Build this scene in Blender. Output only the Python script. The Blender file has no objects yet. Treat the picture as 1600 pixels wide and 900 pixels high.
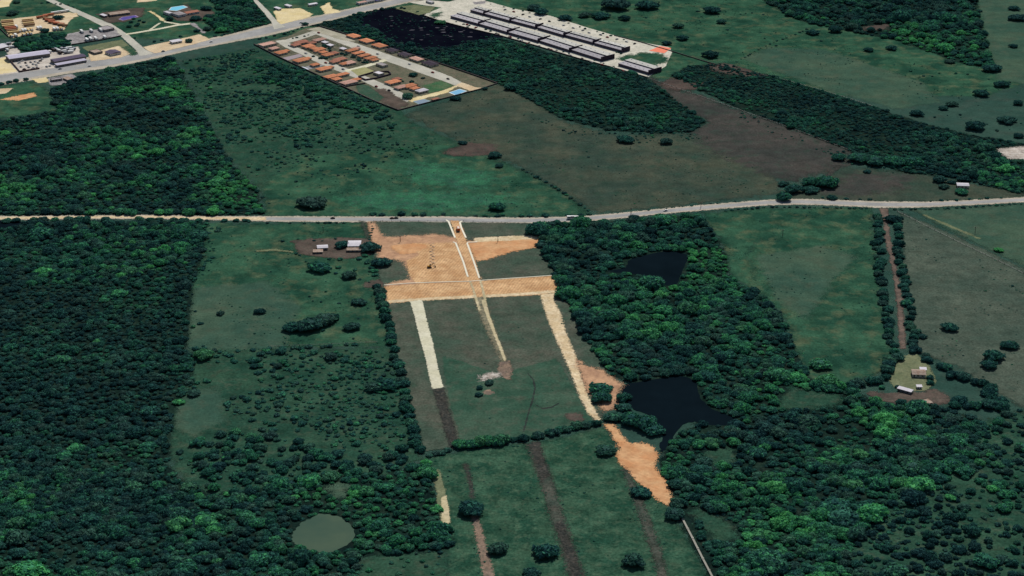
import bpy, bmesh, math, random
import numpy as np
from mathutils import Vector, Matrix

random.seed(7)
rng = np.random.default_rng(7)
SC = bpy.context.scene
COL = SC.collection

# ------------------------------------------------------------------ camera
F_PX = 3000.0                      # focal length in photo pixels (1600 wide)
PITCH = math.radians(23.0)
CAM_H = 645.0
cam = bpy.data.cameras.new("camera")
cam_o = bpy.data.objects.new("camera", cam)
COL.objects.link(cam_o)
cam.sensor_width = 36.0
cam.lens = 36.0 * F_PX / 1600.0
cam.clip_start = 1.0
cam.clip_end = 60000.0
cam_o.location = (0, 0, CAM_H)
cam_o.rotation_euler = (math.radians(90) - PITCH, 0, 0)
SC.camera = cam_o

# ------------------------------------------------------------------ sky, sun, exposure
SUN_EL, SUN_AZ = math.radians(44), math.radians(14)      # azimuth from +Y towards +X
world = bpy.data.worlds.new("World")
SC.world = world
world.use_nodes = True
wn = world.node_tree
bg = wn.nodes["Background"]
sky = wn.nodes.new("ShaderNodeTexSky")
sky.sky_type = 'NISHITA'
sky.sun_disc = False
sky.sun_elevation = SUN_EL
sky.sun_rotation = SUN_AZ
wn.links.new(sky.outputs[0], bg.inputs[0])
bg.inputs[1].default_value = 0.065
sun = bpy.data.lights.new("sun", 'SUN')
sun.energy = 4.2
sun.angle = math.radians(0.5)
sun.color = (1.0, 0.96, 0.9)
sun_o = bpy.data.objects.new("sun", sun)
COL.objects.link(sun_o)
sd_ = Vector((math.sin(SUN_AZ) * math.cos(SUN_EL), math.cos(SUN_AZ) * math.cos(SUN_EL), math.sin(SUN_EL)))
sun_o.rotation_euler = sd_.to_track_quat('Z', 'Y').to_euler()
sun_o.location = sd_ * 3000
vs = SC.view_settings
vs.view_transform = 'Standard'
vs.look = 'None'
vs.exposure = 0.2
vs.gamma = 1.0
vs.use_curve_mapping = False
SC.render.engine = 'CYCLES'
SC.cycles.use_denoising = True
SC.cycles.max_bounces = 4
SC.cycles.diffuse_bounces = 2
SC.cycles.transparent_max_bounces = 12

# ------------------------------------------------------------------ survey helpers
CP, SP = math.cos(PITCH), math.sin(PITCH)


def G(x, y):
    """ground point seen at a photo pixel (survey of the place)"""
    dx, dy = (x - 800.0) / F_PX, (450.0 - y) / F_PX
    d = (dx, CP + dy * SP, -SP + dy * CP)
    t = CAM_H / -d[2]
    return (d[0] * t, d[1] * t)


def GV(x, y, z=0.0):
    a = G(x, y)
    return Vector((a[0], a[1], z))


def mpp(y):
    """metres per photo pixel (horizontal) at ground row y"""
    return CAM_H / (SP - (450.0 - y) / F_PX * CP) / F_PX


def to_px(X, Y):
    zc = Y * CP + CAM_H * SP
    u = X / zc * F_PX + 800
    v = 450 - (Y * SP - CAM_H * CP) / zc * F_PX
    return u, v


def W(poly):
    return np.array([G(*p) for p in poly])


def inside(P, poly):
    x, y = P[:, 0], P[:, 1]
    r = np.zeros(len(P), bool)
    n = len(poly)
    for i in range(n):
        x1, y1 = poly[i]
        x2, y2 = poly[(i + 1) % n]
        c = (y1 > y) != (y2 > y)
        with np.errstate(divide='ignore', invalid='ignore'):
            xi = (x2 - x1) * (y - y1) / (y2 - y1 + 1e-12) + x1
        r ^= c & (x < xi)
    return r


def sdist(P, poly):
    d = np.full(len(P), 1e9)
    n = len(poly)
    for i in range(n):
        a = poly[i]
        b = poly[(i + 1) % n]
        ab = b - a
        t = np.clip(((P - a) @ ab) / (ab @ ab + 1e-9), 0, 1)
        q = P - (a + t[:, None] * ab)
        d = np.minimum(d, np.hypot(q[:, 0], q[:, 1]))
    return np.where(inside(P, poly), d, -d)


def vnoise(P, s, seed):
    """smooth value noise 0..1"""
    r = np.random.default_rng(seed)
    T = r.random((64, 64))
    q = P / s + 1000.0
    i = np.floor(q).astype(int)
    f = q - i
    f = f * f * (3 - 2 * f)
    g = lambda a, b: T[(i[:, 0] + a) % 64, (i[:, 1] + b) % 64]
    return (g(0, 0) * (1 - f[:, 0]) + g(1, 0) * f[:, 0]) * (1 - f[:, 1]) + (g(0, 1) * (1 - f[:, 0]) + g(1, 1) * f[:, 0]) * f[:, 1]


# ------------------------------------------------------------------ materials
K_LIT = 1.25                      # picture value of a sunlit white ground; turns seen colours into albedos


def s2l(v):
    v = v / 255.0
    return v / 12.92 if v < 0.04045 else ((v + 0.055) / 1.055) ** 2.4


def A(r, g, b, k=K_LIT):
    return tuple(min(0.85, s2l(c) / k) for c in (r, g, b)) + (1.0,)


def new_mat(name):
    m = bpy.data.materials.new(name)
    m.use_nodes = True
    nt = m.node_tree
    b = nt.nodes["Principled BSDF"]
    b.inputs["Roughness"].default_value = 0.9
    b.inputs["Specular IOR Level"].default_value = 0.05
    return m, nt, b


def noise(nt, vec, scale, detail=4, rough=0.55):
    n = nt.nodes.new("ShaderNodeTexNoise")
    n.inputs["Scale"].default_value = scale
    n.inputs["Detail"].default_value = detail
    n.inputs["Roughness"].default_value = rough
    nt.links.new(vec, n.inputs["Vector"])
    return n.outputs[0]


def mrange(nt, v, a, b, c=0.0, d=1.0, smooth=False):
    n = nt.nodes.new("ShaderNodeMapRange")
    n.interpolation_type = 'SMOOTHSTEP' if smooth else 'LINEAR'
    n.inputs[1].default_value, n.inputs[2].default_value = a, b
    n.inputs[3].default_value, n.inputs[4].default_value = c, d
    nt.links.new(v, n.inputs[0])
    return n.outputs[0]


def mixc(nt, fac, a, b, mode='MIX'):
    n = nt.nodes.new("ShaderNodeMix")
    n.data_type = 'RGBA'
    n.blend_type = mode
    for sock, v in ((n.inputs[0], fac), (n.inputs[6], a), (n.inputs[7], b)):
        if isinstance(v, bpy.types.NodeSocket):
            nt.links.new(v, sock)
        else:
            sock.default_value = v
    return n.outputs[2]


def math_(nt, op, a, b=None):
    n = nt.nodes.new("ShaderNodeMath")
    n.operation = op
    for sock, v in ((n.inputs[0], a), (n.inputs[1], b)):
        if v is None:
            continue
        if isinstance(v, bpy.types.NodeSocket):
            nt.links.new(v, sock)
        else:
            sock.default_value = v
    return n.outputs[0]


_gm = {}


def gmat(name, c1, c2, c3=None, s1=70.0, s2=12.0, amt=0.6, grain=0.22, gscale=0.5, soft=1.5, ragged=3.0, alpha=True, rscale=0.09,
         lo=0.38, hi=0.62, furrow=None, spec=0.0, rough=0.95, bump=0.0, blotch=0.9):
    if name in _gm:
        return _gm[name]
    m, nt, b = new_mat(name)
    tc = nt.nodes.new("ShaderNodeTexCoord").outputs["Object"]
    f1 = mrange(nt, noise(nt, tc, 1.0 / s1, 5, 0.6), lo, hi)
    c = mixc(nt, f1, c1, c2)
    if c3 is not None:
        f2 = mrange(nt, noise(nt, tc, 1.0 / s2, 4, 0.65), 0.5, 0.72, 0.0, amt)
        c = mixc(nt, f2, c, c3)
    g = mrange(nt, noise(nt, tc, gscale, 3, 0.75), 0.3, 0.7, 1.0 - grain * 1.15, 1.0 + grain * 1.15)
    g = math_(nt, 'MULTIPLY', g, mrange(nt, noise(nt, tc, 0.07, 5, 0.7), 0.3, 0.7, 1.0 - grain * blotch, 1.0 + grain * blotch))
    gc = nt.nodes.new("ShaderNodeCombineColor")
    for i in range(3):
        nt.links.new(g, gc.inputs[i])
    c = mixc(nt, 1.0, c, gc.outputs[0], 'MULTIPLY')
    if furrow:
        ang, per, dep = furrow
        mp = nt.nodes.new("ShaderNodeMapping")
        mp.inputs["Rotation"].default_value = (0, 0, ang)
        nt.links.new(tc, mp.inputs[0])
        wv = nt.nodes.new("ShaderNodeTexWave")
        wv.inputs["Scale"].default_value = 0.314 / per
        wv.inputs["Distortion"].default_value = 3.0
        wv.inputs["Detail"].default_value = 3.0
        wv.inputs["Detail Scale"].default_value = 0.7
        nt.links.new(mp.outputs[0], wv.inputs[0])
        w = mrange(nt, wv.outputs[1], 0, 1, 1 - dep, 1 + dep * 0.6)
        wc = nt.nodes.new("ShaderNodeCombineColor")
        for i in range(3):
            nt.links.new(w, wc.inputs[i])
        c = mixc(nt, 1.0, c, wc.outputs[0], 'MULTIPLY')
    nt.links.new(c, b.inputs["Base Color"])
    b.inputs["Roughness"].default_value = rough
    b.inputs["Specular IOR Level"].default_value = spec
    if bump:
        bn = nt.nodes.new("ShaderNodeBump")
        bn.inputs["Strength"].default_value = bump
        bn.inputs["Distance"].default_value = 0.6
        nt.links.new(noise(nt, tc, 0.45, 4, 0.7), bn.inputs["Height"])
        nt.links.new(bn.outputs[0], b.inputs["Normal"])
    if alpha:
        at = nt.nodes.new("ShaderNodeAttribute")
        at.attribute_name = "sd"
        e = mrange(nt, noise(nt, tc, rscale, 4, 0.65), 0.25, 0.75, -ragged, ragged)
        h = mrange(nt, noise(nt, tc, 1.3, 2, 0.7), 0.25, 0.75, -soft * 1.6, soft * 1.6)   # ragged tufts, cut clean: no half-shade
        s = math_(nt, 'ADD', math_(nt, 'ADD', at.outputs["Fac"], e), h)
        nt.links.new(math_(nt, 'GREATER_THAN', s, 0.0), b.inputs["Alpha"])
    m["edge"] = soft * 1.6 + ragged
    _gm[name] = m
    return m


def flat(name, col, rough=0.8, spec=0.1, var=0.12, scale=0.4, metal=0.0):
    if name in _gm:
        return _gm[name]
    m, nt, b = new_mat(name)
    tc = nt.nodes.new("ShaderNodeTexCoord").outputs["Object"]
    g = mrange(nt, noise(nt, tc, scale, 5, 0.65), 0.25, 0.75, 1 - var, 1 + var)
    oi = nt.nodes.new("ShaderNodeObjectInfo")
    g2 = mrange(nt, oi.outputs["Random"], 0, 1, 1 - var * 0.6, 1 + var * 0.6)
    g = math_(nt, 'MULTIPLY', g, g2)
    gc = nt.nodes.new("ShaderNodeCombineColor")
    for i in range(3):
        nt.links.new(g, gc.inputs[i])
    nt.links.new(mixc(nt, 1.0, col, gc.outputs[0], 'MULTIPLY'), b.inputs["Base Color"])
    b.inputs["Roughness"].default_value = rough
    b.inputs["Specular IOR Level"].default_value = spec
    b.inputs["Metallic"].default_value = metal
    _gm[name] = m
    return m


def tile_mat(name, c1, c2):
    """roof covering: rows of tiles or sheets running down the slope, weathered"""
    if name in _gm:
        return _gm[name]
    m, nt, b = new_mat(name)
    tc = nt.nodes.new("ShaderNodeTexCoord").outputs["Object"]
    f = mrange(nt, noise(nt, tc, 0.35, 5, 0.7), 0.35, 0.65)
    c = mixc(nt, f, c1, c2)
    wv = nt.nodes.new("ShaderNodeTexWave")
    wv.inputs["Scale"].default_value = 0.9
    wv.inputs["Distortion"].default_value = 0.5
    nt.links.new(tc, wv.inputs[0])
    w = mrange(nt, wv.outputs[1], 0, 1, 0.84, 1.06)
    oi = nt.nodes.new("ShaderNodeObjectInfo")
    w = math_(nt, 'MULTIPLY', w, mrange(nt, oi.outputs["Random"], 0, 1, 0.82, 1.1))
    wc = nt.nodes.new("ShaderNodeCombineColor")
    for i in range(3):
        nt.links.new(w, wc.inputs[i])
    nt.links.new(mixc(nt, 1.0, c, wc.outputs[0], 'MULTIPLY'), b.inputs["Base Color"])
    _gm[name] = m
    return m


def water_mat(name, col, rough=0.25, spec=0.12, var=None):
    m, nt, b = new_mat(name)
    tc = nt.nodes.new("ShaderNodeTexCoord").outputs["Object"]
    c = mixc(nt, mrange(nt, noise(nt, tc, 0.03, 5), 0.35, 0.65), col, var or tuple(x * 1.35 for x in col[:3]) + (1,))
    nt.links.new(c, b.inputs["Base Color"])
    b.inputs["Roughness"].default_value = rough
    b.inputs["Specular IOR Level"].default_value = spec
    bn = nt.nodes.new("ShaderNodeBump")
    bn.inputs["Strength"].default_value = 0.15
    nt.links.new(noise(nt, tc, 0.8, 3), bn.inputs["Height"])
    nt.links.new(bn.outputs[0], b.inputs["Normal"])
    return m


# ------------------------------------------------------------------ object helpers
def link(o, parent=None):
    COL.objects.link(o)
    if parent is not None:
        o.parent = parent
    return o


def tag(o, label=None, cat=None, group=None, kind=None):
    if label:
        o["label"] = label
    if cat:
        o["category"] = cat
    if group:
        o["group"] = group
    if kind:
        o["kind"] = kind
    return o


def mesh_obj(name, verts, faces, mat, parent=None, smooth=False):
    me = bpy.data.meshes.new(name)
    me.from_pydata([tuple(v) for v in verts], [], faces)
    me.materials.append(mat)
    if smooth:
        me.polygons.foreach_set("use_smooth", [True] * len(me.polygons))
    return link(bpy.data.objects.new(name, me), parent)


def obj_of(name, me, parent=None):
    return link(bpy.data.objects.new(name, me), parent)


def empty(name, x, y, z=0.0, rot=0.0):
    o = bpy.data.objects.new(name, None)
    o.empty_display_size = 1.0
    o.location = (x, y, z)
    o.rotation_euler = (0, 0, rot)
    return link(o)


_sheets = []


def gz(x, y):
    """height of the topmost ground sheet at a world point"""
    P = np.array([[x, y]])
    z = 0.0
    for q, lo, hi, zz, mg in _sheets:
        if zz > z and (P[0] >= lo).all() and (P[0] <= hi).all() and sdist(P, q)[0] > -mg:
            z = zz
    return z


def sheet(name, poly_px, mat, cell=4.0, kind="structure", label=None):
    """a ground sheet: grid over the outline with the distance to the edge stored per point"""
    poly = W(poly_px)
    mg = float(mat.get("edge", 3.0)) + cell
    x0, y0 = poly.min(0) - mg
    x1, y1 = poly.max(0) + mg
    nx, ny = int((x1 - x0) / cell) + 2, int((y1 - y0) / cell) + 2
    X, Y = np.meshgrid(x0 + np.arange(nx) * cell, y0 + np.arange(ny) * cell)
    P = np.stack([X.ravel(), Y.ravel()], 1)
    sd = sdist(P, poly)
    keep = sd > -mg
    idx = np.arange(nx * ny).reshape(ny, nx)
    q = np.stack([idx[:-1, :-1], idx[:-1, 1:], idx[1:, 1:], idx[1:, :-1]], -1).reshape(-1, 4)
    q = q[keep[q].any(1)]
    used = np.unique(q)
    rm = np.full(nx * ny, -1)
    rm[used] = np.arange(len(used))
    q = rm[q]
    z = 0.015
    Pu = P[used]
    for k, lo, hi, zz, m2 in _sheets:          # lie just above the sheets it overlaps
        if zz + 0.015 > z and (Pu.min(0) <= hi).all() and (Pu.max(0) >= lo).all():
            sel = Pu[(Pu >= lo).all(1) & (Pu <= hi).all(1)]
            if len(sel) and (sdist(sel, k) > -m2).any():
                z = zz + 0.015
    _sheets.append((poly, poly.min(0) - mg, poly.max(0) + mg, z, mg))
    me = bpy.data.meshes.new(name)
    V = np.column_stack([P[used], np.full(len(used), z)])
    me.from_pydata(V.tolist(), [], q.tolist())
    at = me.attributes.new("sd", 'FLOAT', 'POINT')
    at.data.foreach_set("value", sd[used].astype(np.float32))
    me.materials.append(mat)
    o = obj_of(name, me)
    tag(o, label, None, None, kind)
    return o


def edges(left, right):
    return list(left) + list(reversed(right))


def band(pts):
    """outline of a road from (x, y, vertical thickness) pixels"""
    up = [(x, y - t / 2) for x, y, t in pts]
    dn = [(x, y + t / 2) for x, y, t in pts]
    return up + dn[::-1]


def solid(name, poly, z0, z1, mat, parent=None):
    """prism over a world-space outline"""
    n = len(poly)
    v = [(p[0], p[1], z0) for p in poly] + [(p[0], p[1], z1) for p in poly]
    ar = sum(poly[i][0] * poly[(i + 1) % n][1] - poly[(i + 1) % n][0] * poly[i][1] for i in range(n))
    f = [tuple(range(n, 2 * n))] + [(i, (i + 1) % n, n + (i + 1) % n, n + i) for i in range(n)]
    if ar < 0:
        f = [tuple(reversed(k)) for k in f]
    return mesh_obj(name, v, f, mat, parent)


def box_vf(x0, x1, y0, y1, z0, z1, off=0):
    v = [(x0, y0, z0), (x1, y0, z0), (x1, y1, z0), (x0, y1, z0), (x0, y0, z1), (x1, y0, z1), (x1, y1, z1), (x0, y1, z1)]
    f = [(0, 3, 2, 1), (4, 5, 6, 7), (0, 1, 5, 4), (1, 2, 6, 5), (2, 3, 7, 6), (3, 0, 4, 7)]
    return v, [tuple(i + off for i in k) for k in f]


def box(name, x0, x1, y0, y1, z0, z1, mat, parent=None):
    v, f = box_vf(x0, x1, y0, y1, z0, z1)
    return mesh_obj(name, v, f, mat, parent)


def wallrun(name, pts_px, thick, h, mat, label, cat="wall", post=None, posts_mat=None, closed=False, group=None):
    """a free-standing wall along surveyed points: one panel per stretch, a coping, and posts"""
    P = [Vector(G(*p)) for p in pts_px]
    if closed:
        P.append(P[0])
    root = empty(name, P[0].x, P[0].y)
    tag(root, label, cat, group)
    o0 = P[0]
    for i in range(len(P) - 1):
        a, b = P[i] - o0, P[i + 1] - o0
        d = (b - a)
        L = d.length
        d.normalize()
        nrm = Vector((-d.y, d.x)) * thick / 2
        q = [a - nrm, b - nrm, b + nrm, a + nrm]
        solid("wall_panel", q, 0, h, mat, root)
        n2 = nrm * 1.5
        q = [a - n2, b - n2, b + n2, a + n2]
        solid("coping", q, h + 0.003, h + 0.12, mat, root)
        if post:
            k = max(1, int(L / post))
            for j in range(k):
                c = a + d * (L * j / k)
                s = thick * 0.9
                solid("post", [(c.x - s, c.y - s), (c.x + s, c.y - s), (c.x + s, c.y + s), (c.x - s, c.y + s)], 0, h + 0.3, posts_mat or mat, root)
    return root


# ================================================================== GROUND
PAST1, PAST2, PAST3 = A(44, 74, 62), A(58, 84, 70), A(66, 76, 66)
m_base = gmat("pasture_base", A(44, 72, 64), A(56, 82, 72), A(64, 76, 68), s1=120, s2=25, alpha=False, amt=0.7)
v, f = [], []
S = 9000.0
ground = mesh_obj("ground", [(-S, -2000, 0), (S, -2000, 0), (S, 16000, 0), (-S, 16000, 0)], [(0, 1, 2, 3)], m_base)
tag(ground, "dark green rough pasture land reaching to the horizon", None, None, "structure")

m_scrub = gmat("scrub_ground", A(36, 68, 55), A(50, 80, 63), A(72, 80, 66), s1=40, s2=9, amt=0.7, grain=0.35, soft=4, ragged=6)
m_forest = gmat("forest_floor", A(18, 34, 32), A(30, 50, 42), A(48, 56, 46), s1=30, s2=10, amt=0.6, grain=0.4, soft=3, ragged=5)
m_green = gmat("pasture_green", A(34, 68, 54), A(54, 90, 69), A(86, 97, 73), s1=45, s2=20, amt=0.95, soft=4, ragged=6, grain=0.28, lo=0.4, hi=0.6, blotch=1.1)
m_meadow = gmat("lower_meadow_grass", A(36, 70, 55), A(58, 88, 69), A(78, 98, 78), s1=16, s2=6, amt=0.8, soft=3, ragged=4, grain=0.3, lo=0.42, hi=0.6, blotch=1.1)
m_lush = gmat("pasture_lush", A(46, 88, 70), A(54, 106, 78), A(64, 88, 76), s1=22, s2=7, amt=0.95, soft=10, ragged=18, grain=0.35)
m_pale = gmat("pasture_pale", A(54, 82, 69), A(70, 92, 75), A(82, 90, 74), s1=60, s2=20, amt=0.6, soft=4, ragged=5)
m_grey = gmat("pasture_grey", A(66, 81, 71), A(82, 92, 80), A(56, 76, 66), s1=50, s2=10, amt=0.6, soft=3, ragged=4, grain=0.3)
m_brown = gmat("pasture_brown", A(54, 70, 61), A(74, 80, 67), A(46, 70, 58), s1=60, s2=16, amt=0.85, soft=5, ragged=8, grain=0.28, lo=0.4, hi=0.6)
m_violet = gmat("pasture_violet", A(60, 63, 60), A(74, 71, 67), A(54, 70, 61), s1=50, s2=14, amt=0.8, grain=0.28, soft=10, ragged=14)
m_plot = gmat("plot_grass", A(66, 82, 70), A(86, 89, 78), A(58, 84, 69), s1=40, s2=9, amt=0.6, soft=1, ragged=1.5, grain=0.28, rscale=0.2)
m_plotg = gmat("plot_grass_green", A(50, 80, 65), A(66, 90, 74), A(84, 88, 76), s1=40, s2=10, amt=0.6, soft=1, ragged=1.5, grain=0.25)
m_red = gmat("bare_red_earth", A(74, 66, 62), A(90, 78, 72), A(62, 72, 63), s1=20, s2=6, amt=0.7, soft=4, ragged=6)
m_soil = gmat("bare_brown_soil", A(80, 72, 66), A(98, 87, 79), A(64, 74, 64), s1=20, s2=6, amt=0.6, soft=2, ragged=4)
m_dirt = gmat("orange_dirt", A(190, 148, 106), A(214, 176, 132), A(172, 132, 98), s1=18, s2=5, amt=0.9, soft=1.2, ragged=1.8, grain=0.16, rscale=0.25, furrow=(0.3, 2.6, 0.13))
m_dirt2 = gmat("bright_orange_dirt", A(202, 148, 104), A(212, 168, 124), A(180, 132, 96), s1=14, s2=4, amt=0.9, soft=1.8, ragged=2.4, grain=0.14, rscale=0.2, furrow=(1.2, 1.9, 0.12))
m_dirt3 = gmat("worn_dirt", A(176, 138, 110), A(198, 158, 124), A(146, 116, 96), s1=14, s2=4, amt=0.9, soft=3.0, ragged=3, grain=0.18)
m_trail = gmat("yellow_trail", A(186, 174, 138), A(206, 192, 158), A(140, 136, 108), s1=10, s2=3, amt=0.6, soft=0.5, ragged=0.5, grain=0.16, rscale=0.4)
m_rut = gmat("wheel_rut", A(46, 54, 52), A(58, 64, 60), None, s1=10, soft=0.3, ragged=0.3, grain=0.2)
m_sand = gmat("pale_sand", A(206, 184, 146), A(222, 204, 170), A(186, 156, 122), s1=10, s2=3, amt=0.9, soft=1.2, ragged=1.4, grain=0.18, rscale=0.4)
m_gravel = gmat("pale_gravel", A(204, 200, 172), A(216, 212, 188), A(186, 182, 154), s1=12, s2=3, amt=0.6, soft=0.5, ragged=0.8, grain=0.12, rscale=0.4)
m_yellow = gmat("yellow_sand", A(214, 196, 146), A(226, 210, 168), A(190, 170, 128), s1=20, s2=5, amt=0.6, soft=1.0, ragged=2, grain=0.12)
m_darkstrip = gmat("turned_dark_soil", A(50, 54, 52), A(64, 64, 60), A(90, 84, 76), s1=8, s2=2.2, amt=0.9, soft=1.5, ragged=1.4, grain=0.35, rscale=0.4)
m_greystrip = gmat("old_track_soil", A(64, 74, 66), A(82, 82, 74), A(50, 64, 56), s1=10, s2=3.5, amt=0.9, soft=2.6, ragged=2, grain=0.34, rscale=0.3)
m_pinkstrip = gmat("pink_track_soil", A(116, 102, 92), A(148, 126, 108), A(78, 84, 72), s1=10, s2=3, amt=0.8, soft=1.0, ragged=1.8, grain=0.25, rscale=0.35)
m_asph = gmat("grey_asphalt", A(150, 150, 148), A(166, 165, 162), A(138, 140, 138), s1=40, s2=6, amt=0.6, soft=0.3, ragged=0.25, grain=0.08)
m_shoul = gmat("road_shoulder", A(170, 162, 146), A(188, 178, 162), A(140, 140, 122), s1=30, s2=5, amt=0.7, soft=1.0, ragged=2.0, grain=0.12, rscale=0.25)
m_conc = gmat("concrete_street", A(178, 176, 164), A(194, 190, 176), A(166, 168, 154), s1=30, s2=5, amt=0.6, soft=0.5, ragged=0.6, grain=0.1)
m_pave = gmat("estate_paving", A(196, 192, 176), A(212, 206, 190), A(150, 156, 140), s1=22, s2=5, amt=0.8, soft=0.6, ragged=0.8, grain=0.16)
m_yard = gmat("gravel_yard", A(186, 176, 164), A(206, 198, 186), A(150, 144, 138), s1=16, s2=4, amt=0.8, soft=0.8, ragged=1.5, grain=0.2)
m_tan = gmat("tan_yard", A(204, 180, 146), A(218, 200, 168), A(176, 154, 128), s1=24, s2=6, amt=0.8, soft=0.8, ragged=1.5, grain=0.14)
m_greyyard = gmat("grey_rubble_yard", A(136, 132, 132), A(160, 156, 154), A(110, 108, 110), s1=10, s2=3, amt=0.8, soft=1, ragged=2, grain=0.3)
m_lawn = gmat("dry_lawn", A(104, 112, 84), A(120, 124, 96), A(86, 100, 78), s1=14, s2=5, amt=0.7, soft=1, ragged=1.5)
m_lot = gmat("vacant_lot_grass", A(98, 98, 82), A(112, 106, 90), A(70, 92, 72), s1=18, s2=6, amt=0.9, soft=0.6, ragged=1.0)
m_white = gmat("white_rubble", A(172, 160, 148), A(206, 198, 188), A(104, 100, 90), s1=5, s2=2, amt=1.0, soft=3, ragged=2.5, grain=0.35, rscale=0.4)

# ---- broad fields
sheet("pasture", [(-60, -40), (1660, -40), (1660, 110), (1540, 150), (1300, 150), (1000, 120), (640, 10), (430, 60), (-60, 60)], m_green, cell=10,
      label="green open pasture in the far upper right")
sheet("pasture", [(285, 95), (400, 75), (500, 120), (630, 172), (640, 190), (700, 215), (810, 262), (890, 305), (925, 335), (415, 338), (410, 300), (350, 235), (310, 150)], m_pale if 0 else m_scrub, cell=5,
      label="scrubby pasture below the walled housing estate")
sheet("pasture", [(470, 245), (700, 225), (820, 270), (890, 310), (920, 336), (420, 338), (415, 290)], m_green, cell=5, label="green pasture along the upper side of the country road")
sheet("pasture", [(528, 308), (600, 296), (700, 300), (790, 306), (800, 318), (700, 330), (600, 328), (545, 322)], m_lush, cell=4, label="bright green damp patch in the roadside pasture")
sheet("pasture", [(620, 250), (730, 262), (790, 280), (740, 296), (640, 285)], m_lush, cell=4, label="faint bright green streak in the upper pasture")
sheet("pasture", [(635, 178), (780, 132), (840, 160), (880, 190), (960, 212), (1100, 208), (1200, 240), (1220, 302), (1050, 322), (935, 333), (880, 300), (810, 258), (700, 212)], m_brown, cell=5,
      label="wide dull brown green pasture above the country road")
sheet("pasture", [(1015, 122), (1150, 170), (1330, 232), (1320, 262), (1225, 285), (1110, 235), (1080, 205), (1110, 190), (1040, 165)], m_violet, cell=5, label="violet brown fallow field beside the long wire fence")
sheet("pasture", [(1230, 302), (1320, 262), (1420, 268), (1500, 285), (1600, 300), (1600, 312), (1400, 316), (1240, 315)], m_brown, cell=5, label="brownish field with small farmhouse above the road")
sheet("pasture", [(1285, 300), (1330, 270), (1430, 275), (1400, 300), (1330, 308)], m_violet, cell=5, label="reddish bare ground right of the roadside trees")
sheet("pasture", [(1160, 92), (1200, 74), (1290, 78), (1440, 128), (1470, 160), (1400, 170), (1290, 140)], m_pale, cell=6, label="pale smooth grass field right of the apartment rows")
sheet("pasture", [(1520, -30), (1660, -30), (1660, 140), (1560, 125), (1540, 60)], m_pale, cell=8, label="pale grass slope in the top right corner")
sheet("pasture", [(1098, 334), (1200, 326), (1360, 326), (1372, 420), (1388, 520), (1398, 555), (1370, 585), (1330, 602), (1265, 592), (1240, 545), (1222, 490), (1190, 462), (1140, 430), (1130, 385)], m_green, cell=5,
      label="large green meadow between the wood and the farm track")
sheet("pasture", [(1180, 400), (1280, 385), (1340, 400), (1300, 440), (1260, 500), (1215, 470)], m_pale, cell=5, label="paler worn grass in the middle of the meadow")
sheet("pasture", [(1408, 332), (1500, 372), (1660, 450), (1660, 680), (1580, 625), (1500, 575), (1430, 548), (1418, 480), (1412, 400)], m_grey, cell=5, label="grey green grazing field right of the farm track")
sheet("pasture", [(1425, 328), (1660, 316), (1660, 445), (1500, 368)], m_pale, cell=6, label="green field under the road at the right edge")
sheet("pasture", [(320, 350), (575, 348), (590, 440), (600, 500), (615, 540), (420, 545), (290, 555), (298, 450), (312, 395)], m_green, cell=5, label="green meadow left of the building site")
sheet("pasture", [(300, 450), (420, 440), (470, 480), (440, 545), (290, 555)], m_pale, cell=5, label="pale worn corner of the left meadow")
sheet("pasture", [(410, 395), (480, 388), (560, 420), (590, 460), (560, 500), (480, 460)], m_lush if 0 else m_green, cell=5, label="fresh green grass around the farmyard trees")
sheet("pasture", [(270, 548), (612, 545), (640, 620), (660, 715), (600, 745), (470, 790), (300, 790), (262, 700)], m_scrub, cell=4, label="scrubland with scattered bushes left of the cleared plots")
sheet("pasture", [(272, 625), (340, 600), (350, 660), (300, 680), (270, 668)], m_pale, cell=4, label="pale grass clearing at the edge of the left wood")
sheet("pasture", [(665, 716), (760, 700), (850, 690), (945, 668), (985, 730), (1050, 800), (1115, 910), (700, 910), (690, 800)], m_meadow, cell=4, label="green lower meadow with faint parallel tracks")
sheet("pasture", [(560, 880), (620, 830), (700, 850), (700, 910), (540, 910)], m_scrub, cell=4, label="rough grass at the bottom edge left of the meadow")
# ---- woodland floors
WOODS = {}


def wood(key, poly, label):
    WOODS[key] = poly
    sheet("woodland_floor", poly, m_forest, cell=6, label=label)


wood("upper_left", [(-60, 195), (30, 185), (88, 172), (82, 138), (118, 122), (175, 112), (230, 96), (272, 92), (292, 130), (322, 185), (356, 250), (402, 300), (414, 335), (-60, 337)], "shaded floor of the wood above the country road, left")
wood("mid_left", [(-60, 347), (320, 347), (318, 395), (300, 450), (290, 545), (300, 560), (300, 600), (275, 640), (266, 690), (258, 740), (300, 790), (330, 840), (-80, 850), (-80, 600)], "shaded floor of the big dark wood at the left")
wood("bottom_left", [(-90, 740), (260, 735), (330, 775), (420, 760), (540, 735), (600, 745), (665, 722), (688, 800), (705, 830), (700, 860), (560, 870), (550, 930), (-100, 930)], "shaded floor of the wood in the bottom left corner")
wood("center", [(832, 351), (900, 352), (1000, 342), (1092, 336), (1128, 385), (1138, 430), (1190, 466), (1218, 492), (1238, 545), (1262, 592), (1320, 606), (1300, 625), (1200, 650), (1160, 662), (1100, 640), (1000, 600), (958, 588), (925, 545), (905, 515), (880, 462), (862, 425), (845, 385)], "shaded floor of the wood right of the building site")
wood("bottom_right", [(1030, 710), (1050, 690), (1090, 660), (1160, 662), (1240, 645), (1330, 612), (1400, 640), (1480, 640), (1540, 660), (1560, 720), (1400, 780), (1340, 840), (1300, 930), (1125, 930), (1062, 812), (1040, 765)], "shaded floor of the wood in the lower right")
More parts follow.
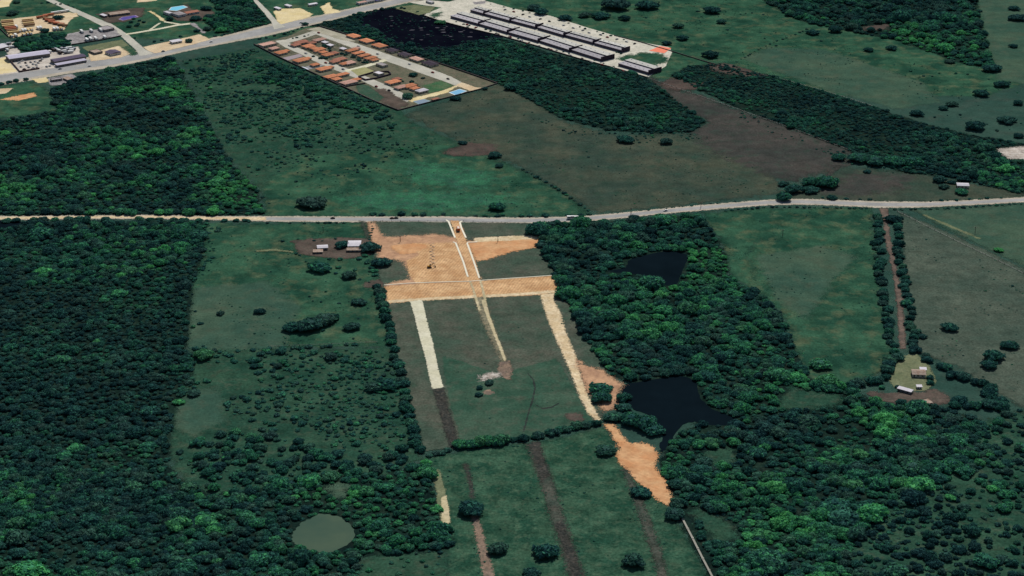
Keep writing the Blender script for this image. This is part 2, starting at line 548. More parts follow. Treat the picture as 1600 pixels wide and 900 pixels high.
wood("upper_mid", [(470, 40), (520, 22), (580, 10), (640, 14), (690, 30), (760, 52), (850, 80), (1010, 121), (1060, 160), (1105, 192), (1080, 206), (1040, 208), (960, 205), (880, 186), (830, 158), (775, 128), (690, 99), (640, 82), (560, 58), (500, 42)], "shaded floor of the dark wood between the two estates")
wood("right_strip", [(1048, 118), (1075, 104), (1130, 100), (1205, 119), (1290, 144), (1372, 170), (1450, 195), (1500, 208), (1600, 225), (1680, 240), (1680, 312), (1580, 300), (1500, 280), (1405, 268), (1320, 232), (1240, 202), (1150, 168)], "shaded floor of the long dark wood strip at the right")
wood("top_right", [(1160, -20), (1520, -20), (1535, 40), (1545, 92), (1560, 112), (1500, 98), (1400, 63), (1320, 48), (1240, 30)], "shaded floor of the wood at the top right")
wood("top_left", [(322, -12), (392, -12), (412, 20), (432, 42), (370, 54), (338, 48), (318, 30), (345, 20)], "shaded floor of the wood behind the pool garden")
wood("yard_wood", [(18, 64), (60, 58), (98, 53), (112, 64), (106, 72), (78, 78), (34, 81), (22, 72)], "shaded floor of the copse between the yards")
WOODS["scrub_right"] = [(1400, 650), (1540, 660), (1600, 640), (1680, 700), (1680, 930), (1290, 930), (1340, 840), (1400, 780)]
sheet("scrubland", WOODS["scrub_right"], m_scrub, cell=6, label="open scrub in the bottom right corner")
sheet("pasture", [(1395, 560), (1432, 552), (1455, 575), (1462, 598), (1445, 612), (1402, 610), (1386, 592)], m_lawn, cell=2.5, label="dry lawn around the lower right farmhouse")
sheet("farmyard", [(1355, 614), (1420, 615), (1465, 608), (1490, 628), (1440, 636), (1385, 628), (1362, 620)], m_soil, cell=3, label="brown yard below the lower right farmhouse")
sheet("pasture", [(1235, 605), (1310, 618), (1320, 632), (1260, 640), (1210, 640)], m_scrub, cell=3, label="small clearing below the green meadow")
for p in ([(1080, 790), (1130, 812), (1160, 840), (1130, 850), (1090, 820)], [(1300, 700), (1340, 690), (1360, 720), (1330, 760), (1290, 740)], [(1105, 705), (1145, 700), (1150, 722), (1115, 728)],
          [(1370, 800), (1420, 800), (1410, 860), (1370, 850)]):
    sheet("clearing", p, m_scrub, cell=3, label="grassy gap in the lower right wood")
for p, l in (([(690, 237), (735, 222), (778, 226), (770, 240), (720, 246)], "dark red bare earth in the upper pasture"), ([(1030, 130), (1050, 122), (1100, 128), (1090, 140), (1050, 142)], "red earth below the last apartment block"),
             ([(1100, 100), (1140, 100), (1190, 116), (1180, 122), (1120, 112)], "bare earth right of the apartment rows"), ([(1350, 41), (1388, 38), (1386, 46), (1352, 47)], "red pool of earth in the top right wood")):
    sheet("bare_earth", p, m_red, cell=3, label=l)
sheet("rubble_field", [(1558, 233), (1600, 229), (1640, 235), (1640, 250), (1575, 248)], m_white, cell=2.5, label="white rubble at the right edge of the wood")

# ---- water
m_dark_water = water_mat("dark_water", A(12, 22, 28), rough=0.3, spec=0.0)
m_black_water = water_mat("wetland_water", A(9, 11, 22), rough=0.35, spec=0.0, var=A(15, 18, 28))
m_olive_water = water_mat("olive_water", A(64, 86, 74), rough=0.35, spec=0.0, var=A(76, 94, 78))
PONDS = {
    "wetland": [(566, 34), (580, 22), (612, 14), (640, 16), (700, 33), (770, 54), (740, 64), (706, 72), (660, 74), (630, 68), (604, 58), (592, 46)],
    "upper": [(948, 424), (975, 419), (985, 406), (1012, 398), (1045, 393), (1074, 400), (1068, 420), (1056, 446), (1036, 444), (1015, 432), (985, 428)],
    "lower": [(972, 604), (1010, 596), (1060, 588), (1088, 598), (1094, 622), (1118, 642), (1148, 655), (1128, 666), (1090, 660), (1066, 664), (1048, 690), (1036, 706), (1030, 698), (1036, 678), (1015, 650), (985, 636)],
    "olive": [(457, 838), (462, 826), (480, 812), (503, 803), (532, 809), (550, 823), (555, 836), (545, 849), (520, 862), (500, 863), (478, 857), (462, 850)],
    "small_olive": [(512, 764), (528, 755), (546, 760), (538, 776), (520, 776)],
    "left_edge": [(-30, 346), (28, 346), (30, 351), (8, 356), (-30, 358)],
}


def pond(name, key, mat, label):
    poly = W(PONDS[key])
    pts = []
    n = len(poly)
    for i in range(n):                      # smooth irregular shore
        p0, p1, p2, p3 = poly[i - 1], poly[i], poly[(i + 1) % n], poly[(i + 2) % n]
        for t in np.linspace(0, 1, 6, endpoint=False):
            q = 0.5 * ((2 * p1) + (-p0 + p2) * t + (2 * p0 - 5 * p1 + 4 * p2 - p3) * t * t + (-p0 + 3 * p1 - 3 * p2 + p3) * t ** 3)
            pts.append(q + rng.normal(0, 0.5, 2))
    z = max(gz(q[0], q[1]) for q in pts[::4]) + 0.02
    _sheets.append((poly, poly.min(0), poly.max(0), z, 0.0))
    o = mesh_obj(name, [(p[0], p[1], z) for p in pts], [tuple(range(len(pts)))], mat)
    return tag(o, label, None, None, "structure")


sheet("wetland_mud", [(545, 32), (580, 14), (640, 12), (705, 31), (785, 58), (745, 76), (710, 88), (650, 88), (600, 72), (570, 56)], gmat("wetland_mud", A(16, 20, 34), A(24, 28, 40), A(30, 44, 44), s1=20, s2=6, soft=5, ragged=8), cell=4, label="dark mud around the black wetland pool")
pond("wetland_pool", "wetland", m_black_water, "black navy wetland pool between the two estates")
pond("pond", "upper", m_dark_water, "dark pond inside the wood right of the site")
pond("pond", "lower", m_dark_water, "larger dark pond below the wood right of the cleared plots")
pond("pond", "olive", m_olive_water, "oval olive green pond in the bottom left wood")
sheet("clearing", PONDS["small_olive"], m_pale, cell=2, label="small pale green clearing above the oval pond")
pond("pond", "left_edge", m_dark_water, "dark pool beside the road at the left edge")

# ---- highway and side roads
HWY = [(-50, 130, 24), (0, 122, 22), (60, 113, 20), (120, 103, 19), (150, 98, 21), (175, 95, 20), (230, 86, 16), (300, 72, 12), (370, 58, 13), (420, 47, 17), (460, 38, 15), (500, 30, 12), (560, 16, 11), (610, 5, 11), (680, -10, 10)]
sheet("highway_shoulder", band([(x, y, t * 1.05) for x, y, t in HWY]), m_shoul, cell=2.5, label="pale shoulder of the highway crossing the top left")
sheet("highway", band([(x, y, t * 0.62) for x, y, t in HWY]), m_asph, cell=2.0, label="grey asphalt highway crossing the top left")
SIDE1 = ([(58, -6), (90, 9), (115, 20), (140, 31), (165, 44), (190, 58), (212, 78), (218, 88)], [(72, -6), (100, 7), (125, 17), (150, 28), (175, 38), (200, 54), (228, 78), (240, 84)])
sheet("side_road", edges(*SIDE1), m_conc, cell=2.0, label="concrete side road running up to the top left")
SIDE2 = ([(388, -8), (400, 6), (412, 20), (424, 34), (428, 46)], [(394, -8), (406, 4), (420, 18), (434, 34), (446, 42)])
sheet("side_road", edges(*SIDE2), m_conc, cell=2.0, label="narrow concrete road behind the pool garden")
sheet("estate_access_road", [(640, 4), (665, 0), (700, 3), (740, -6), (760, 0), (712, 14), (690, 20), (672, 28), (664, 22), (690, 12), (660, 8)], m_pave, cell=2.0, label="pale access road into the apartment estate")
# ---- country road
ROAD = [(-60, 341, 6), (0, 341, 6), (100, 340, 6), (230, 339, 6), (330, 341, 6), (415, 342, 8), (560, 343, 9), (640, 343.5, 10), (700, 344, 11), (760, 345, 10), (830, 345, 9.5), (900, 343, 9), (960, 338, 8.5), (1050, 329, 8.5), (1130, 322, 8.5), (1200, 316.5, 8.5), (1250, 315.5, 9), (1300, 317, 9), (1380, 320, 10), (1440, 320, 9), (1500, 317.5, 8), (1560, 314.5, 8), (1660, 309, 8)]
sheet("country_road_shoulder", band(ROAD), m_shoul, cell=2.0, label="sandy shoulder of the country road across the middle")
sheet("country_road", band([(x, y, t * 0.5) for x, y, t in ROAD if x > 380]), m_asph, cell=2.0, label="grey country road crossing the picture")
sheet("dirt_road", band([(x, y, t * 0.6) for x, y, t in ROAD if x < 420]), m_sand, cell=2.0, label="pale unpaved left stretch of the country road")

# ---- building site
sheet("plot", [(575, 346), (832, 349), (848, 386), (880, 460), (948, 582), (940, 660), (850, 682), (712, 700), (664, 705), (640, 620), (612, 530), (600, 470), (590, 420)], m_plot, cell=3, label="grassed plots of the cleared building site")
sheet("plot", [(690, 555), (780, 585), (870, 560), (915, 640), (930, 660), (850, 680), (722, 695), (700, 620)], m_plotg, cell=3, label="greener lower part of the cleared plots")
sheet("bare_dirt", [(574, 347), (584, 347), (590, 358), (600, 370), (640, 369), (680, 366), (708, 371), (722, 378), (750, 436), (742, 444), (602, 449), (604, 444), (640, 436), (640, 424), (632, 410), (590, 402), (588, 385), (578, 372)], m_dirt3, cell=2, label="levelled orange earth on the left of the site road")
sheet("bare_dirt", [(640, 378), (708, 376), (714, 382), (740, 440), (650, 444), (640, 430), (634, 408), (655, 400)], m_dirt, cell=2, label="smooth orange earth pad left of the site road")
sheet("bare_dirt", [(594, 373), (640, 370), (712, 371), (722, 379), (640, 381), (592, 382)], m_dirt3, cell=2, label="upper cross track of brown earth left of the site road")
sheet("bare_dirt", [(610, 384), (655, 380), (672, 384), (650, 396), (628, 398), (616, 392)], m_dirt2, cell=2, label="brighter orange spread earth below the left cross track")
sheet("bare_dirt", [(728, 377), (780, 374), (832, 369), (842, 373), (843, 386), (800, 394), (760, 406), (744, 409)], m_dirt2, cell=2, label="raked orange earth right of the site road")
sheet("bare_dirt", [(740, 372), (800, 369), (842, 369), (842, 373), (800, 376), (742, 379)], m_sand, cell=1.5, label="pale gravel edge above the raked orange earth")
sheet("site_cross_road", [(602, 448), (660, 444), (740, 440), (800, 435), (866, 431), (872, 438), (877, 456), (846, 461), (760, 465), (660, 470), (606, 475)], m_dirt, cell=2, label="broad orange earth cross road of the site")
sheet("gravel_edge", band([(604, 472, 4), (660, 468, 4), (740, 464, 4), (800, 461, 4), (878, 455, 4)]), m_sand, cell=1.5, label="pale gravel along the lower edge of the cross road")
sheet("site_road", edges([(704, 345), (712, 373), (724, 405), (735, 440), (742, 466)], [(718, 345), (728, 373), (742, 405), (750, 438), (758, 464)]), m_dirt, cell=1.5, label="straight orange earth road from the country road into the site")
sheet("gravel_strip", edges([(641, 471), (647, 492), (655, 525), (665, 560), (671, 590), (676, 608)], [(660, 469), (666, 498), (676, 535), (684, 572), (690, 596), (693, 606)]), m_gravel, cell=1.5, label="whitish gravel strip, left of three future streets")
sheet("dark_strip", edges([(677, 609), (684, 635), (694, 672), (703, 702)], [(694, 607), (700, 635), (710, 668), (718, 698)]), m_darkstrip, cell=1.5, label="dark turned soil continuing the whitish gravel strip")
sheet("gravel_strip", edges([(740, 466), (750, 492), (764, 525), (775, 548), (786, 570)], [(757, 464), (764, 490), (775, 520), (784, 545), (793, 567)]), gmat("middle_strip_earth", A(112, 110, 92), A(142, 134, 110), A(78, 88, 76), s1=8, s2=3, amt=1.0, soft=2.0, ragged=1.5, grain=0.25), cell=1.5, label="faint middle street strip of the site")
sheet("gravel_strip", edges([(752, 470), (759, 492), (770, 520), (780, 545), (788, 566)], [(758, 468), (765, 492), (775, 520), (785, 545), (792, 566)]), m_trail, cell=1.2, label="yellow sand trail on the middle street strip")
sheet("gravel_strip", edges([(733, 440), (738, 452), (742, 468), (748, 486)], [(736, 440), (741, 452), (746, 468), (752, 486)]), m_trail, cell=1.2, label="pale left wheel line crossing the orange band")
sheet("gravel_strip", edges([(749, 438), (752, 450), (755, 464), (758, 480)], [(752, 438), (755, 450), (759, 464), (762, 480)]), m_trail, cell=1.2, label="pale right wheel line crossing the orange band")
sheet("bare_dirt", [(780, 566), (796, 564), (801, 580), (797, 594), (784, 590), (778, 578)], m_pinkstrip, cell=1.5, label="pinkish earth at the end of the middle strip")
sheet("rubble_patch", [(751, 588), (768, 583), (782, 584), (780, 590), (764, 592), (752, 596)], m_white, cell=1.2, label="white stones beside the bush in the plots")
sheet("bare_dirt", [(755, 611), (765, 609), (773, 614), (766, 617), (756, 616)], m_pinkstrip, cell=1.2, label="small earth heap below the plot bush")
sheet("gravel_strip", edges([(844, 461), (848, 474), (856, 500), (868, 528), (880, 555), (893, 585), (905, 618), (918, 645), (934, 661)], [(866, 458), (866, 472), (874, 486), (882, 512), (892, 540), (902, 562), (908, 588), (920, 622), (940, 660)]), m_sand, cell=1.5, label="pale sandy street strip at the right of the plots")
sheet("bare_dirt", [(900, 562), (915, 572), (942, 580), (956, 590), (972, 601), (966, 618), (960, 640), (944, 644), (936, 630), (918, 612), (908, 590)], m_dirt3, cell=2, label="brown earth between the sandy strip and the pond")
sheet("bare_dirt", [(944, 662), (960, 664), (972, 682), (984, 694), (1002, 692), (1020, 698), (1027, 708), (1024, 732), (1040, 752), (1052, 784), (1042, 790), (1020, 776), (1002, 758), (980, 738), (968, 722), (962, 712), (968, 700)], m_dirt2, cell=2, label="orange excavated earth bank beside the lower pond")
sheet("bare_dirt", [(886, 645), (905, 645), (912, 656), (900, 660), (884, 656)], m_soil, cell=1.5, label="dark earth patch by the lower hedge")
sheet("dark_strip", edges([(822, 694), (832, 720), (843, 750), (858, 800), (872, 840), (890, 905)], [(841, 690), (848, 712), (860, 740), (872, 780), (888, 832), (915, 905)]), m_greystrip, cell=1.5, label="middle greyish track across the lower meadow")
sheet("dark_strip", edges([(826, 694), (838, 726), (846, 755)], [(843, 690), (852, 722), (860, 742)]), m_darkstrip, cell=1.5, label="dark head of the middle meadow track")
sheet("dark_strip", edges([(868, 820), (880, 858), (894, 905)], [(878, 812), (896, 858), (912, 905)]), m_darkstrip, cell=1.5, label="dark foot of the middle meadow track")
sheet("dark_strip", edges([(972, 735), (988, 772), (998, 806), (1016, 855), (1030, 905)], [(980, 733), (998, 772), (1013, 806), (1031, 855), (1044, 905)]), m_greystrip, cell=1.5, label="right greyish track across the lower meadow")
sheet("dirt_strip", edges([(737, 806), (742, 830), (748, 865), (757, 905)], [(746, 804), (754, 830), (762, 862), (774, 905)]), m_pinkstrip, cell=1.5, label="pinkish earth track at the foot of the lower meadow")
sheet("dark_strip", edges([(724, 725), (732, 758), (736, 780)], [(731, 724), (739, 756), (741, 780)]), m_darkstrip, cell=1.5, label="short dark scar in the lower meadow")
sheet("dirt_strip", edges([(672, 736), (682, 770), (690, 820)], [(686, 733), (696, 768), (704, 818)]), m_lawn, cell=1.5, label="dry yellow grass strip along the left edge of meadow")
sheet("dirt_strip", edges([(689, 778), (690, 800), (690, 820)], [(697, 774), (702, 796), (703, 818)]), m_trail, cell=1.5, label="yellow sand by the trees at meadow edge")
# kerbs beside the site road (raised concrete)
m_kerb = flat("kerb_concrete", A(232, 226, 204), var=0.08)


def kerb(pts, w, label):
    P = [Vector(G(*p)) for p in pts]
    q1, q2 = [], []
    for i, p in enumerate(P):
        d = (P[min(i + 1, len(P) - 1)] - P[max(i - 1, 0)]).normalized()
        n = Vector((-d.y, d.x)) * w / 2
        q1.append(p + n)
        q2.append(p - n)
    z0 = max(gz(p.x, p.y) for p in P)
    vv, ff = [], []
    for a, b in zip(q1, q2):
        vv += [(a.x, a.y, 0), (a.x, a.y, z0 + 0.15), (b.x, b.y, z0 + 0.15), (b.x, b.y, 0)]
    for i in range(len(P) - 1):
        k = 4 * i
        ff += [(k, k + 1, k + 5, k + 4), (k + 1, k + 2, k + 6, k + 5), (k + 2, k + 3, k + 7, k + 6)]
    o = mesh_obj("kerb", vv, ff, m_kerb)
    return tag(o, label, None, None, "structure")


kerb([(697, 344), (701, 347), (705, 357), (711, 372)], 1.6, "white concrete kerb, left side of the site entrance")
kerb([(722, 346), (718.5, 348), (721, 357), (728, 372)], 1.6, "white concrete kerb, right side of the site entrance")
kerb([(708, 378.5), (712, 380), (716, 390), (724, 410), (731, 433)], 1.6, "white concrete kerb, left side of inner site road")
kerb([(746, 378.5), (731, 379), (730, 381), (737, 400), (744, 420), (749, 435)], 1.6, "white concrete kerb, right side of inner site road")
kerb([(600, 446), (640, 443), (680, 441.5), (735, 440), (790, 436), (862, 431)], 0.9, "long pale kerb along the cross road")
# ---- farm track at right, farmyard at left, paths
sheet("farm_track", edges([(1374, 326), (1380, 345), (1382, 370), (1388, 395), (1396, 430), (1402, 480), (1406, 545)], [(1388, 326), (1388, 345), (1389, 365), (1396, 392), (1403, 430), (1412, 480), (1416, 545)]), gmat("farm_track_earth", A(92, 82, 76), A(116, 100, 90), A(70, 76, 68), s1=12, s2=4, amt=0.8, soft=1.2, ragged=1.6, grain=0.25), cell=1.5, label="brown earth farm track between two rows of bushes")
sheet("farmyard", [(458, 376), (510, 372), (575, 372), (580, 398), (540, 405), (500, 402), (466, 396)], m_soil, cell=2, label="brown trampled yard around the left farm huts")
sheet("path", band([(400, 392.5, 2.5), (430, 391, 2.5), (458, 394, 3)]), m_lawn, cell=1.5, label="faint footpath leading to the left farmyard")
sheet("path", edges([(562, 346), (570, 362), (574, 375)], [(568, 346), (573, 358), (577, 375)]), m_greystrip, cell=1.2, label="short path from the road to the left farm huts")
sheet("bare_earth", [(570, 440), (592, 438), (600, 446), (590, 452), (572, 448)], m_soil, cell=2, label="bare gateway left of the cross road")
TRACK = [(824, 583), (833, 593), (836, 606), (833, 622), (826, 645), (818, 675)]
sheet("wheel_track", edges([(x - 1.3, y) for x, y in TRACK], [(x + 1.3, y) for x, y in TRACK]), m_rut, cell=1.0, label="curving dark wheel track in the plots")
sheet("wheel_track", band([(830, 622, 2), (837, 633, 2), (848, 639, 2), (862, 637, 2), (874, 630, 2)]), m_rut, cell=1.0, label="faint looping wheel track in the plots")
sheet("path", band([(1168, 398, 2), (1190, 374, 2), (1170, 398, 2)]) if 0 else edges([(1190, 373), (1172, 387), (1164, 400), (1174, 415), (1178, 435)], [(1193, 374), (1175, 388), (1168, 400), (1177, 415), (1181, 435)]), m_scrub, cell=1.5, label="dark ditch line in the green meadow")
sheet("gully", [(1288, 275), (1310, 258), (1314, 260), (1294, 278)], m_darkstrip, cell=1.5, label="dark gully above the roadside trees")
sheet("old_track", edges([(1440, 336), (1500, 362), (1530, 374)], [(1444, 335), (1506, 361), (1534, 373)]), m_lawn, cell=2, label="old cart track in the right field")

# ---- walled housing estate ground
ESTATE = [(397, 70), (440, 92), (494, 117), (540, 138), (585, 159), (622, 173), (688, 156), (750, 140), (777, 131), (752, 122), (693, 102), (650, 89), (600, 73), (540, 54), (500, 42), (478, 44), (455, 55), (430, 62)]
sheet("estate_ground", ESTATE, m_lot, cell=2.5, label="dry grass lots inside the walled housing estate")
sheet("estate_ground", [(420, 72), (440, 62), (500, 58), (540, 72), (600, 92), (560, 106), (530, 110), (470, 90)], gmat("estate_gardens", A(70, 78, 64), A(104, 100, 86), A(150, 140, 122), s1=10, s2=4, soft=1, ragged=2, grain=0.3), cell=2.5, label="gardens between the estate houses")
sheet("estate_street", edges([(430, 64), (445, 74), (470, 85), (500, 100), (530, 112), (560, 124), (590, 138), (618, 150), (634, 160)], [(444, 62), (458, 71), (482, 82), (515, 97), (545, 108), (573, 120), (604, 133), (632, 147), (648, 155)]), m_conc, cell=1.5, label="lower concrete street of the walled estate")
sheet("estate_street", edges([(484, 50), (510, 60), (545, 73), (580, 86), (610, 98), (650, 112), (690, 126), (712, 134)], [(496, 47), (525, 58), (560, 69), (600, 83), (630, 93), (665, 105), (705, 120), (722, 129)]), m_conc, cell=1.5, label="upper concrete street of the walled estate")
sheet("estate_street", edges([(432, 66), (460, 58), (484, 50)], [(442, 70), (470, 62), (494, 54)]), m_conc, cell=1.5, label="concrete entrance street of the walled estate")
sheet("estate_street", edges([(538, 110), (570, 102), (600, 92)], [(542, 113), (574, 105), (606, 95)]), m_gravel, cell=1.2, label="narrow cross lane of the walled estate")
sheet("estate_street", edges([(634, 156), (660, 150), (690, 142), (712, 134)], [(644, 160), (668, 153), (698, 145), (722, 131)]), m_yellow, cell=1.5, label="sandy end lane of the walled estate")
sheet("estate_street", edges([(712, 134), (735, 142), (748, 140)], [(722, 129), (742, 136), (756, 138)]), m_tan, cell=1.5, label="sandy stub of the upper estate street")
sheet("lawn", [(548, 110), (570, 105), (586, 112), (560, 119)], gmat("yellow_lawn", A(150, 150, 104), A(166, 164, 122), None, s1=12, soft=0.4, ragged=0.4, grain=0.15), cell=1.5, label="yellowish mown lot beside the cross lane")
sheet("lawn", [(660, 134), (690, 126), (708, 134), (690, 142), (670, 146)], gmat("estate_green", A(60, 98, 68), A(84, 108, 78), A(110, 104, 84), s1=14, s2=6, soft=1.5, ragged=2), cell=2, label="green lot near the estate end lane")
sheet("lawn", [(570, 143), (600, 138), (622, 152), (640, 163), (622, 171), (596, 160)], m_soil, cell=2, label="brown bare lots at the estate corner")
sheet("lawn", [(555, 128), (575, 134), (600, 152), (590, 160), (560, 144)], m_plotg, cell=2, label="green verge outside the lower estate wall")
sheet("estate_yard", [(480, 46), (500, 42), (545, 56), (556, 66), (530, 62), (500, 52)], gmat("weedy_gravel", A(160, 156, 136), A(180, 174, 156), A(120, 124, 104), s1=14, s2=4, soft=1, ragged=2, grain=0.2), cell=2, label="weedy gravel lot at the estate top corner")
# ---- apartment estate ground
APT = [(662, 24), (680, 18), (700, 10), (738, -2), (757, 1), (800, 13), (860, 25), (920, 44), (990, 64), (1046, 74), (1050, 82), (1040, 104), (1012, 121), (960, 106), (900, 90), (840, 72), (780, 55), (720, 41), (686, 32)]
sheet("apartment_grounds", APT, m_pave, cell=2.5, label="pale paved grounds of the apartment rows")
sheet("apartment_grounds", [(960, 92), (1000, 82), (1036, 84), (1046, 96), (1020, 104), (985, 98)], m_green, cell=2.5, label="green lawn behind the last apartment block")
sheet("lawn", [(672, 22), (690, 19), (688, 26), (676, 27)], m_green, cell=1.5, label="small green island at the apartment gate")
sheet("lawn", [(738, 3), (760, 2), (758, 6), (742, 7)], m_greyyard, cell=1.5, label="grey rounded island at the apartment top corner")
sheet("lawn", [(612, 12), (648, 8), (680, 11), (672, 20), (656, 24)], m_lawn, cell=2, label="dry triangular lawn beside the apartment gate")
# ---- yards at the top left
sheet("sand_yard", [(427, 18), (440, 14), (470, 13), (488, 22), (484, 27), (440, 38), (434, 34)], m_yellow, cell=2, label="yellow sand yard above the highway")
sheet("sand_yard", [(500, 11), (514, 4), (520, 14), (534, 18), (544, 14), (530, 20), (508, 22)], m_yellow, cell=2, label="smaller yellow sand lot by the highway")
sheet("truck_yard", [(0, 34), (30, 28), (70, 24), (100, 18), (120, 22), (108, 34), (100, 47), (60, 52), (16, 60), (8, 46)], m_tan, cell=2, label="tan yard full of parked trailers")
sheet("yard", [(96, 24), (120, 20), (122, 26), (104, 29)], m_sand, cell=2, label="pale gateway of the trailer yard")
sheet("grey_yard", [(98, 55), (130, 48), (180, 45), (188, 56), (150, 62), (112, 70)], m_greyyard, cell=2, label="grey storage yard beside the side road")
sheet("grey_yard", [(2, 70), (22, 65), (32, 82), (14, 88)], m_yard, cell=2, label="pale storage yard at the left edge")
sheet("warehouse_yard", [(-30, 96), (12, 88), (75, 80), (122, 73), (126, 86), (136, 94), (132, 100), (60, 110), (30, 114), (-30, 122)], m_yard, cell=2, label="pale forecourt around the two warehouses")
sheet("sand_yard", [(-40, 98), (8, 90), (26, 112), (-40, 122)], m_yellow, cell=2, label="yellow sand lot at the left edge")
sheet("shop_yard", [(138, 84), (190, 70), (205, 84), (190, 90), (142, 96)], m_tan, cell=2, label="tan forecourt by the road junction")
sheet("lawn", [(128, 74), (190, 62), (214, 82), (206, 86), (186, 72), (140, 82)], m_lawn, cell=2, label="grass verge round the junction forecourt")
sheet("lawn", [(192, 74), (200, 72), (216, 84), (206, 87)], m_green, cell=2, label="green triangle at the road junction")
sheet("roadside_yard", [(222, 74), (268, 64), (312, 54), (330, 62), (300, 70), (242, 84)], m_tan, cell=2, label="tan roadside strip right of the junction")
sheet("garden_ground", [(150, 22), (195, 14), (225, 12), (222, 26), (196, 34), (170, 36)], m_soil, cell=2, label="brown ground around the blue court")
sheet("garden_ground", [(262, 14), (292, 7), (300, 16), (330, 16), (340, 24), (310, 34), (275, 32)], m_soil, cell=2, label="brown garden ground below the swimming pool")
sheet("path", edges([(232, 18), (248, 28), (252, 33)], [(236, 17), (254, 28), (258, 33)]), m_yellow, cell=1.2, label="sandy garden path left of the pool")
sheet("path", band([(196, 54, 2), (215, 51, 2.2), (250, 45, 2.2), (280, 39, 2.2), (298, 37, 2.5)]), m_gravel, cell=1.2, label="pale garden drive from the side road")
sheet("path", edges([(232, 47), (248, 36)], [(236, 47), (252, 36)]), m_gravel, cell=1.2, label="short pale branch of the garden drive")
sheet("path", band([(256, 34, 2), (285, 39, 2)]), m_gravel, cell=1.2, label="pale garden drive below the villa")
sheet("path", edges([(296, 37), (308, 45), (316, 52)], [(304, 36), (314, 45), (322, 52)]), m_greyyard, cell=1.5, label="grey drive from the garden to the highway")
sheet("sand_patch", [(214, 4), (245, 1), (240, -5), (215, -5)], m_tan, cell=2, label="orange sand patch at the top edge")
sheet("sand_patch", [(-20, 14), (14, 10), (18, 2), (20, -5), (-20, -5)], m_yellow, cell=2, label="yellow sand patch in the top left corner")
sheet("rubble_yard", [(72, 123), (112, 115), (124, 126), (110, 131), (80, 134)], m_greyyard, cell=2, label="grey rubble yard under the highway")
sheet("sand_patch", [(50, 124), (72, 121), (78, 128), (60, 130)], m_yellow, cell=2, label="yellow sand beside the rubble yard")
sheet("pasture", [(-40, 142), (48, 128), (74, 140), (88, 172), (30, 182), (-40, 190)], m_green, cell=3, label="small fenced green field at the left edge")
sheet("sand_patch", [(-30, 140), (20, 138), (10, 146), (-30, 150)], m_tan, cell=2, label="tan bank at the left edge of the small field")
sheet("sand_patch", [(20, 151), (54, 145), (56, 151), (30, 157), (0, 156)], m_dirt2, cell=2, label="orange earth streak in the small left field")

# ================================================================== BUILDINGS AND SMALL THINGS
def pang(x, y, dx, dy):
    a, b = G(x, y), G(x + dx, y + dy)
    return math.atan2(b[1] - a[1], b[0] - a[0])


EST = pang(540, 55, 230, 76)          # axis of the walled estate streets
APA = pang(749, 40, 190, 55)          # axis of the apartment rows
m_glass = flat("window_glass", (0.02, 0.025, 0.03, 1), rough=0.2, spec=0.4, var=0.2)
m_door = flat("door_wood", (0.09, 0.05, 0.03, 1), var=0.2)
m_wall_cream = flat("cream_wall", A(196, 184, 164), var=0.1)
m_wall_white = flat("white_wall", A(214, 210, 204), var=0.08)
m_wall_grey = flat("grey_block_wall", A(128, 122, 118), var=0.15)
m_wall_apt = flat("apartment_wall", A(84, 74, 92), var=0.08)
m_tile_or = tile_mat("orange_roof_tiles", A(196, 122, 86), A(218, 150, 112))
m_tile_br = tile_mat("brown_roof_tiles", A(158, 104, 86), A(178, 124, 104))
m_tile_pk = tile_mat("pink_roof_tiles", A(190, 146, 130), A(206, 166, 150))
m_tile_dk = tile_mat("dark_roof_tiles", A(62, 54, 66), A(80, 70, 82))
m_sheet_w = tile_mat("white_roof_sheets", A(222, 218, 222), A(204, 200, 206))
m_sheet_l = tile_mat("lilac_roof_sheets", A(206, 200, 216), A(192, 188, 204))
m_sheet_s = tile_mat("slate_roof_sheets", A(86, 78, 98), A(100, 92, 110))
m_sheet_g = tile_mat("grey_roof_sheets", A(146, 140, 142), A(164, 158, 158))
m_sheet_rust = tile_mat("rusty_roof_sheets", A(150, 122, 104), A(186, 172, 158))
m_roof_apt = tile_mat("apartment_roof_sheets", A(164, 160, 166), A(192, 188, 190))
m_roof_apt2 = tile_mat("apartment_rear_roof", A(182, 182, 174), A(214, 212, 204))
m_dark_metal = flat("dark_metal", (0.03, 0.03, 0.035, 1), rough=0.5, spec=0.3)
m_tyre = flat("tyre_rubber", (0.015, 0.015, 0.016, 1))
m_estwall = flat("estate_boundary_wall", A(70, 66, 66), var=0.15)
m_palewall = flat("pale_boundary_wall", A(150, 148, 136), var=0.12)
_sh = {}


def shared(key, fn):
    if key not in _sh:
        _sh[key] = fn()
    return _sh[key]


def box_mesh(name, sx, sy, sz, mat):
    def mk():
        me = bpy.data.meshes.new(name)
        v, f = box_vf(-sx / 2, sx / 2, -sy / 2, sy / 2, 0, sz)
        me.from_pydata(v, [], f)
        me.materials.append(mat)
        return me
    return shared((name, round(sx, 2), round(sy, 2), round(sz, 2), mat.name), mk)


def put(name, me, parent, x, y, z, rot=0.0):
    o = obj_of(name, me, parent)
    o.location = (x, y, z)
    o.rotation_euler = (0, 0, rot)
    return o


